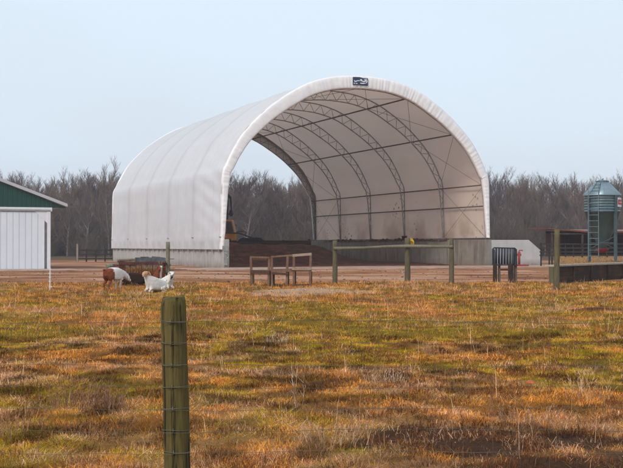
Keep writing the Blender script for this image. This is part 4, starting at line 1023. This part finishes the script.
# straw litter on the terrace and around the feeder
n = 16000; x = r.uniform(9.5, 32, n); y = r.uniform(46, 84, n); line = wy0 + (x - wx0) * math.tan(ang) + .4; k = (y > line) & (x > (559 - CX) / F * y); x, y = x[k], y[k]; n = len(x)
c1 = np.array([[.40, .22, .08]]) * (.5 + .9 * r.random((n, 1))); V1 = blades(np.stack([x, y], 1), np.full(n, TH - .03), r.uniform(.05, .22, n), .03, r.uniform(.5, .97, n), c1, 1, seed=5)
n = 7000; x = fx0 + fw / 2 + r.normal(0, 1.25, n); y = fzf - .9 + r.normal(0, 1.3, n); c2 = np.array([[.45, .22, .06]]) * (.5 + .9 * r.random((n, 1)))
V2 = blades(np.stack([x, y], 1), height(x, y), r.uniform(.04, .12, n), .02, r.uniform(.7, .98, n), c2, 1, seed=6)
o = mesh_np('straw_litter', np.concatenate([V1[0], V2[0]]), np.concatenate([V1[1], V2[1] + len(V1[0])]), 3, gm, col=np.concatenate([V1[2], V2[2]])); tag(o, 'loose straw trampled round the feeder and under the feed bin', 'straw', kind='stuff')

# ------------------------------------------------------------------ winter woods
bark = mat('grey_bark', [(.10, .085, .085), (.19, .165, .16)], 3, .95, lo=.3, hi=.7)
twig_cols = [((.15, .105, .09), (.23, .165, .145)), ((.17, .12, .095), (.25, .18, .145)), ((.13, .10, .10), (.21, .165, .16))]
twm = [mat('bare_twigs', [a, b], .5, .95) for a, b in twig_cols]
def tree_segments(seed, H, tr):
    r = random.Random(seed); S = []; TS = []
    def grow(p, d, L, rad, lvl, ns):
        pts = [p]; 
        for i in range(ns):
            d = (d + Vector((r.uniform(-.10, .10), r.uniform(-.10, .10), .10 + r.uniform(-.04, .08)))).normalized(); q = p + d * L / ns
            r0 = rad * (1 - .75 * i / ns); r1 = rad * (1 - .75 * (i + 1) / ns); S.append((p, q, r0, r1, lvl)); p = q; pts.append((p, d.copy(), r1))
        return pts[1:]
    p = Vector((0, 0, -.3)); d = Vector((r.uniform(-.05, .05), r.uniform(-.05, .05), 1)).normalized(); n0 = 9; tk = []
    for i in range(n0):
        q = p + d * (H * .82) / n0; TS.append((p, q, tr * (1 - .85 * i / n0), tr * (1 - .85 * (i + 1) / n0))); tk.append((q, tr * (1 - .85 * (i + 1) / n0))); p = q; d = (d + Vector((r.uniform(-.09, .09), r.uniform(-.09, .09), .05))).normalized()
    for i, (q, rad) in enumerate(tk):
        if i < 1: continue
        for _ in range(2 if i < 3 else 3 if i < 8 else 5):
            a = r.uniform(0, 6.28); el_ = r.uniform(.45, 1.15); dd = Vector((math.cos(a) * math.cos(el_), math.sin(a) * math.cos(el_), math.sin(el_)))
            L = H * r.uniform(.20, .36) * (1 - .45 * abs(i / n0 - .45)); A_ = grow(q, dd, L, max(.03, rad * .5), 1, 4)
            for (p1, d1, r1) in A_:
                for _ in range(r.randint(2, 3)):
                    e = (d1 + Vector((r.uniform(-.8, .8), r.uniform(-.8, .8), r.uniform(0, .9)))).normalized(); B_ = grow(p1, e, L * r.uniform(.25, .5), .026, 2, 3)
                    for (p2, d2, r2) in B_:
                        for _ in range(r.randint(4, 6)):
                            e2 = (d2 * .8 + Vector((r.uniform(-.7, .7), r.uniform(-.7, .7), r.uniform(.1, 1.1)))).normalized(); S.append((p2, p2 + e2 * L * r.uniform(.10, .28), .010, .005, 3))
    return TS, S
def seg_mesh(S, sides=3):
    V = []; Fc = []
    for s in S:
        p, q, r0, r1 = s[:4]; d = (q - p).normalized(); a = d.cross(Vector((.3, .2, 1))).normalized(); b = d.cross(a); k = len(V)
        for c0, rr in ((p, r0), (q, r1)):
            for i in range(sides): t = 6.2832 * i / sides; V.append(c0 + (a * math.cos(t) + b * math.sin(t)) * rr)
        for i in range(sides): Fc.append((k + i, k + (i + 1) % sides, k + sides + (i + 1) % sides, k + sides + i))
    return np.array([tuple(v) for v in V], np.float32), np.array(Fc, np.int32)
variants = []
for v in range(7):
    H = (12.0, 13.5, 11.0, 14.0, 12.5, 10.0, 13.0)[v]; TS, S = tree_segments(900 + v, H, .17 + .02 * (v % 3)); tV, tF = seg_mesh(TS, 7); cV, cF = seg_mesh(S, 3)
    variants.append((tV, tF, cV, cF, H))
protos = []
def region(px):
    if px < 115: return 'bare winter tree in the woods left of the hoop barn', 'woodland trees left of the barn'
    if px < 335: return 'bare winter tree in the woods seen through the open hoop barn', 'woodland trees seen through the barn'
    return 'bare winter tree in the woods right of the hoop barn', 'woodland trees right of the barn'
spots = []; rt = random.Random(12)
for row, (yy, n_) in enumerate(((166, 44), (178, 42), (192, 44), (208, 46), (228, 50), (252, 56))):
    hw_ = .30 * yy + 14
    for i in range(n_): spots.append((-hw_ + 2 * hw_ * (i + rt.uniform(.1, .9)) / n_, yy + rt.uniform(-5, 5), row))
for i, (x, y, row) in enumerate(spots):
    v = i % 7 if i < 7 else rt.randrange(7); px = CX + x / y * F; lab, grp = region(px); zg = float(height(np.array([x]), np.array([y]))[0]); H = variants[v][4]
    wanted = 10.9 + 1.1 * rt.uniform(-1, 1) if row < 3 else rt.uniform(8.0, 10.3)
    e = empty('bare_tree', (x, y, zg - .1), rt.uniform(0, 6.28)); s = wanted / H; e.scale = (s * rt.uniform(1.1, 1.35), s * rt.uniform(1.1, 1.35), s); tag(e, lab, 'tree', grp)
    if len(protos) <= v:
        tV, tF, cV, cF, H = variants[v]; a = mesh_np('trunk', tV, tF, 4, bark, e); c = mesh_np('crown', cV, cF, 4, twm[v % 3], e); protos.append((a, c))
    else:
        for q in protos[v]:
            c = q.copy(); COL.objects.link(c); c.parent = e
# understory brush: one mass
VV, FF = [], []; off = 0; r = random.Random(5); BV = []
for k in range(6):
    S = []
    for i in range(46):
        a = r.uniform(0, 6.28); d = Vector((math.cos(a) * .55, math.sin(a) * .55, 1)) ; d = (d + Vector((r.uniform(-.3, .3), r.uniform(-.3, .3), 0))).normalized(); p = Vector((r.uniform(-.9, .9), r.uniform(-.9, .9), -.1)); L = r.uniform(1.6, 4.2)
        for j in range(4):
            q = p + d * L / 4; S.append((p, q, .022 * (1 - j / 5), .022 * (1 - (j + 1) / 5)))
            for _ in range(5): e = (d + Vector((r.uniform(-1, 1), r.uniform(-1, 1), r.uniform(-.3, .6)))).normalized(); S.append((q, q + e * L * r.uniform(.12, .3), .012, .004))
            p = q; d = (d + Vector((r.uniform(-.2, .2), r.uniform(-.2, .2), 0))).normalized()
    BV.append(seg_mesh(S, 3))
rr_ = np.random.default_rng(4)
for i in range(420):
    y = 158 + 100 * rr_.random() ** 1.7; x = (rr_.random() * 2 - 1) * (.3 * y + 14); V, Fc = BV[rr_.integers(6)]; a = rr_.random() * 6.28; s = rr_.uniform(.7, 1.5); M = np.array([[math.cos(a), -math.sin(a), 0], [math.sin(a), math.cos(a), 0], [0, 0, 1]]) * s
    V2 = V @ M.T.astype(np.float32) + np.array([x, y, float(height(np.array([x]), np.array([y]))[0])], np.float32); VV.append(V2); FF.append(Fc + off); off += len(V)
o = mesh_np('brush', np.concatenate(VV), np.concatenate(FF), 4, mat('brown_brush', [(.10, .072, .058), (.16, .115, .09)], .12, .95)); tag(o, 'tangled brown undergrowth filling the edge of the bare woods', 'undergrowth', kind='stuff')

# ------------------------------------------------------------------ thin winter haze in the air
hm = bpy.data.materials.new('haze'); hm.use_nodes = True; ht = hm.node_tree; ht.nodes.clear(); ho = ht.nodes.new('ShaderNodeOutputMaterial'); pv = ht.nodes.new('ShaderNodeVolumePrincipled')
pv.inputs['Color'].default_value = (.86, .87, .95, 1); pv.inputs['Density'].default_value = .0006; pv.inputs['Anisotropy'].default_value = .1; ht.links.new(pv.outputs[0], ho.inputs['Volume'])
o = MB().box(-1100, 1100, -160, 1100, -1.5, 34).build('haze', hm); tag(o, 'thin pale winter haze hanging over the farm', 'haze', kind='stuff')
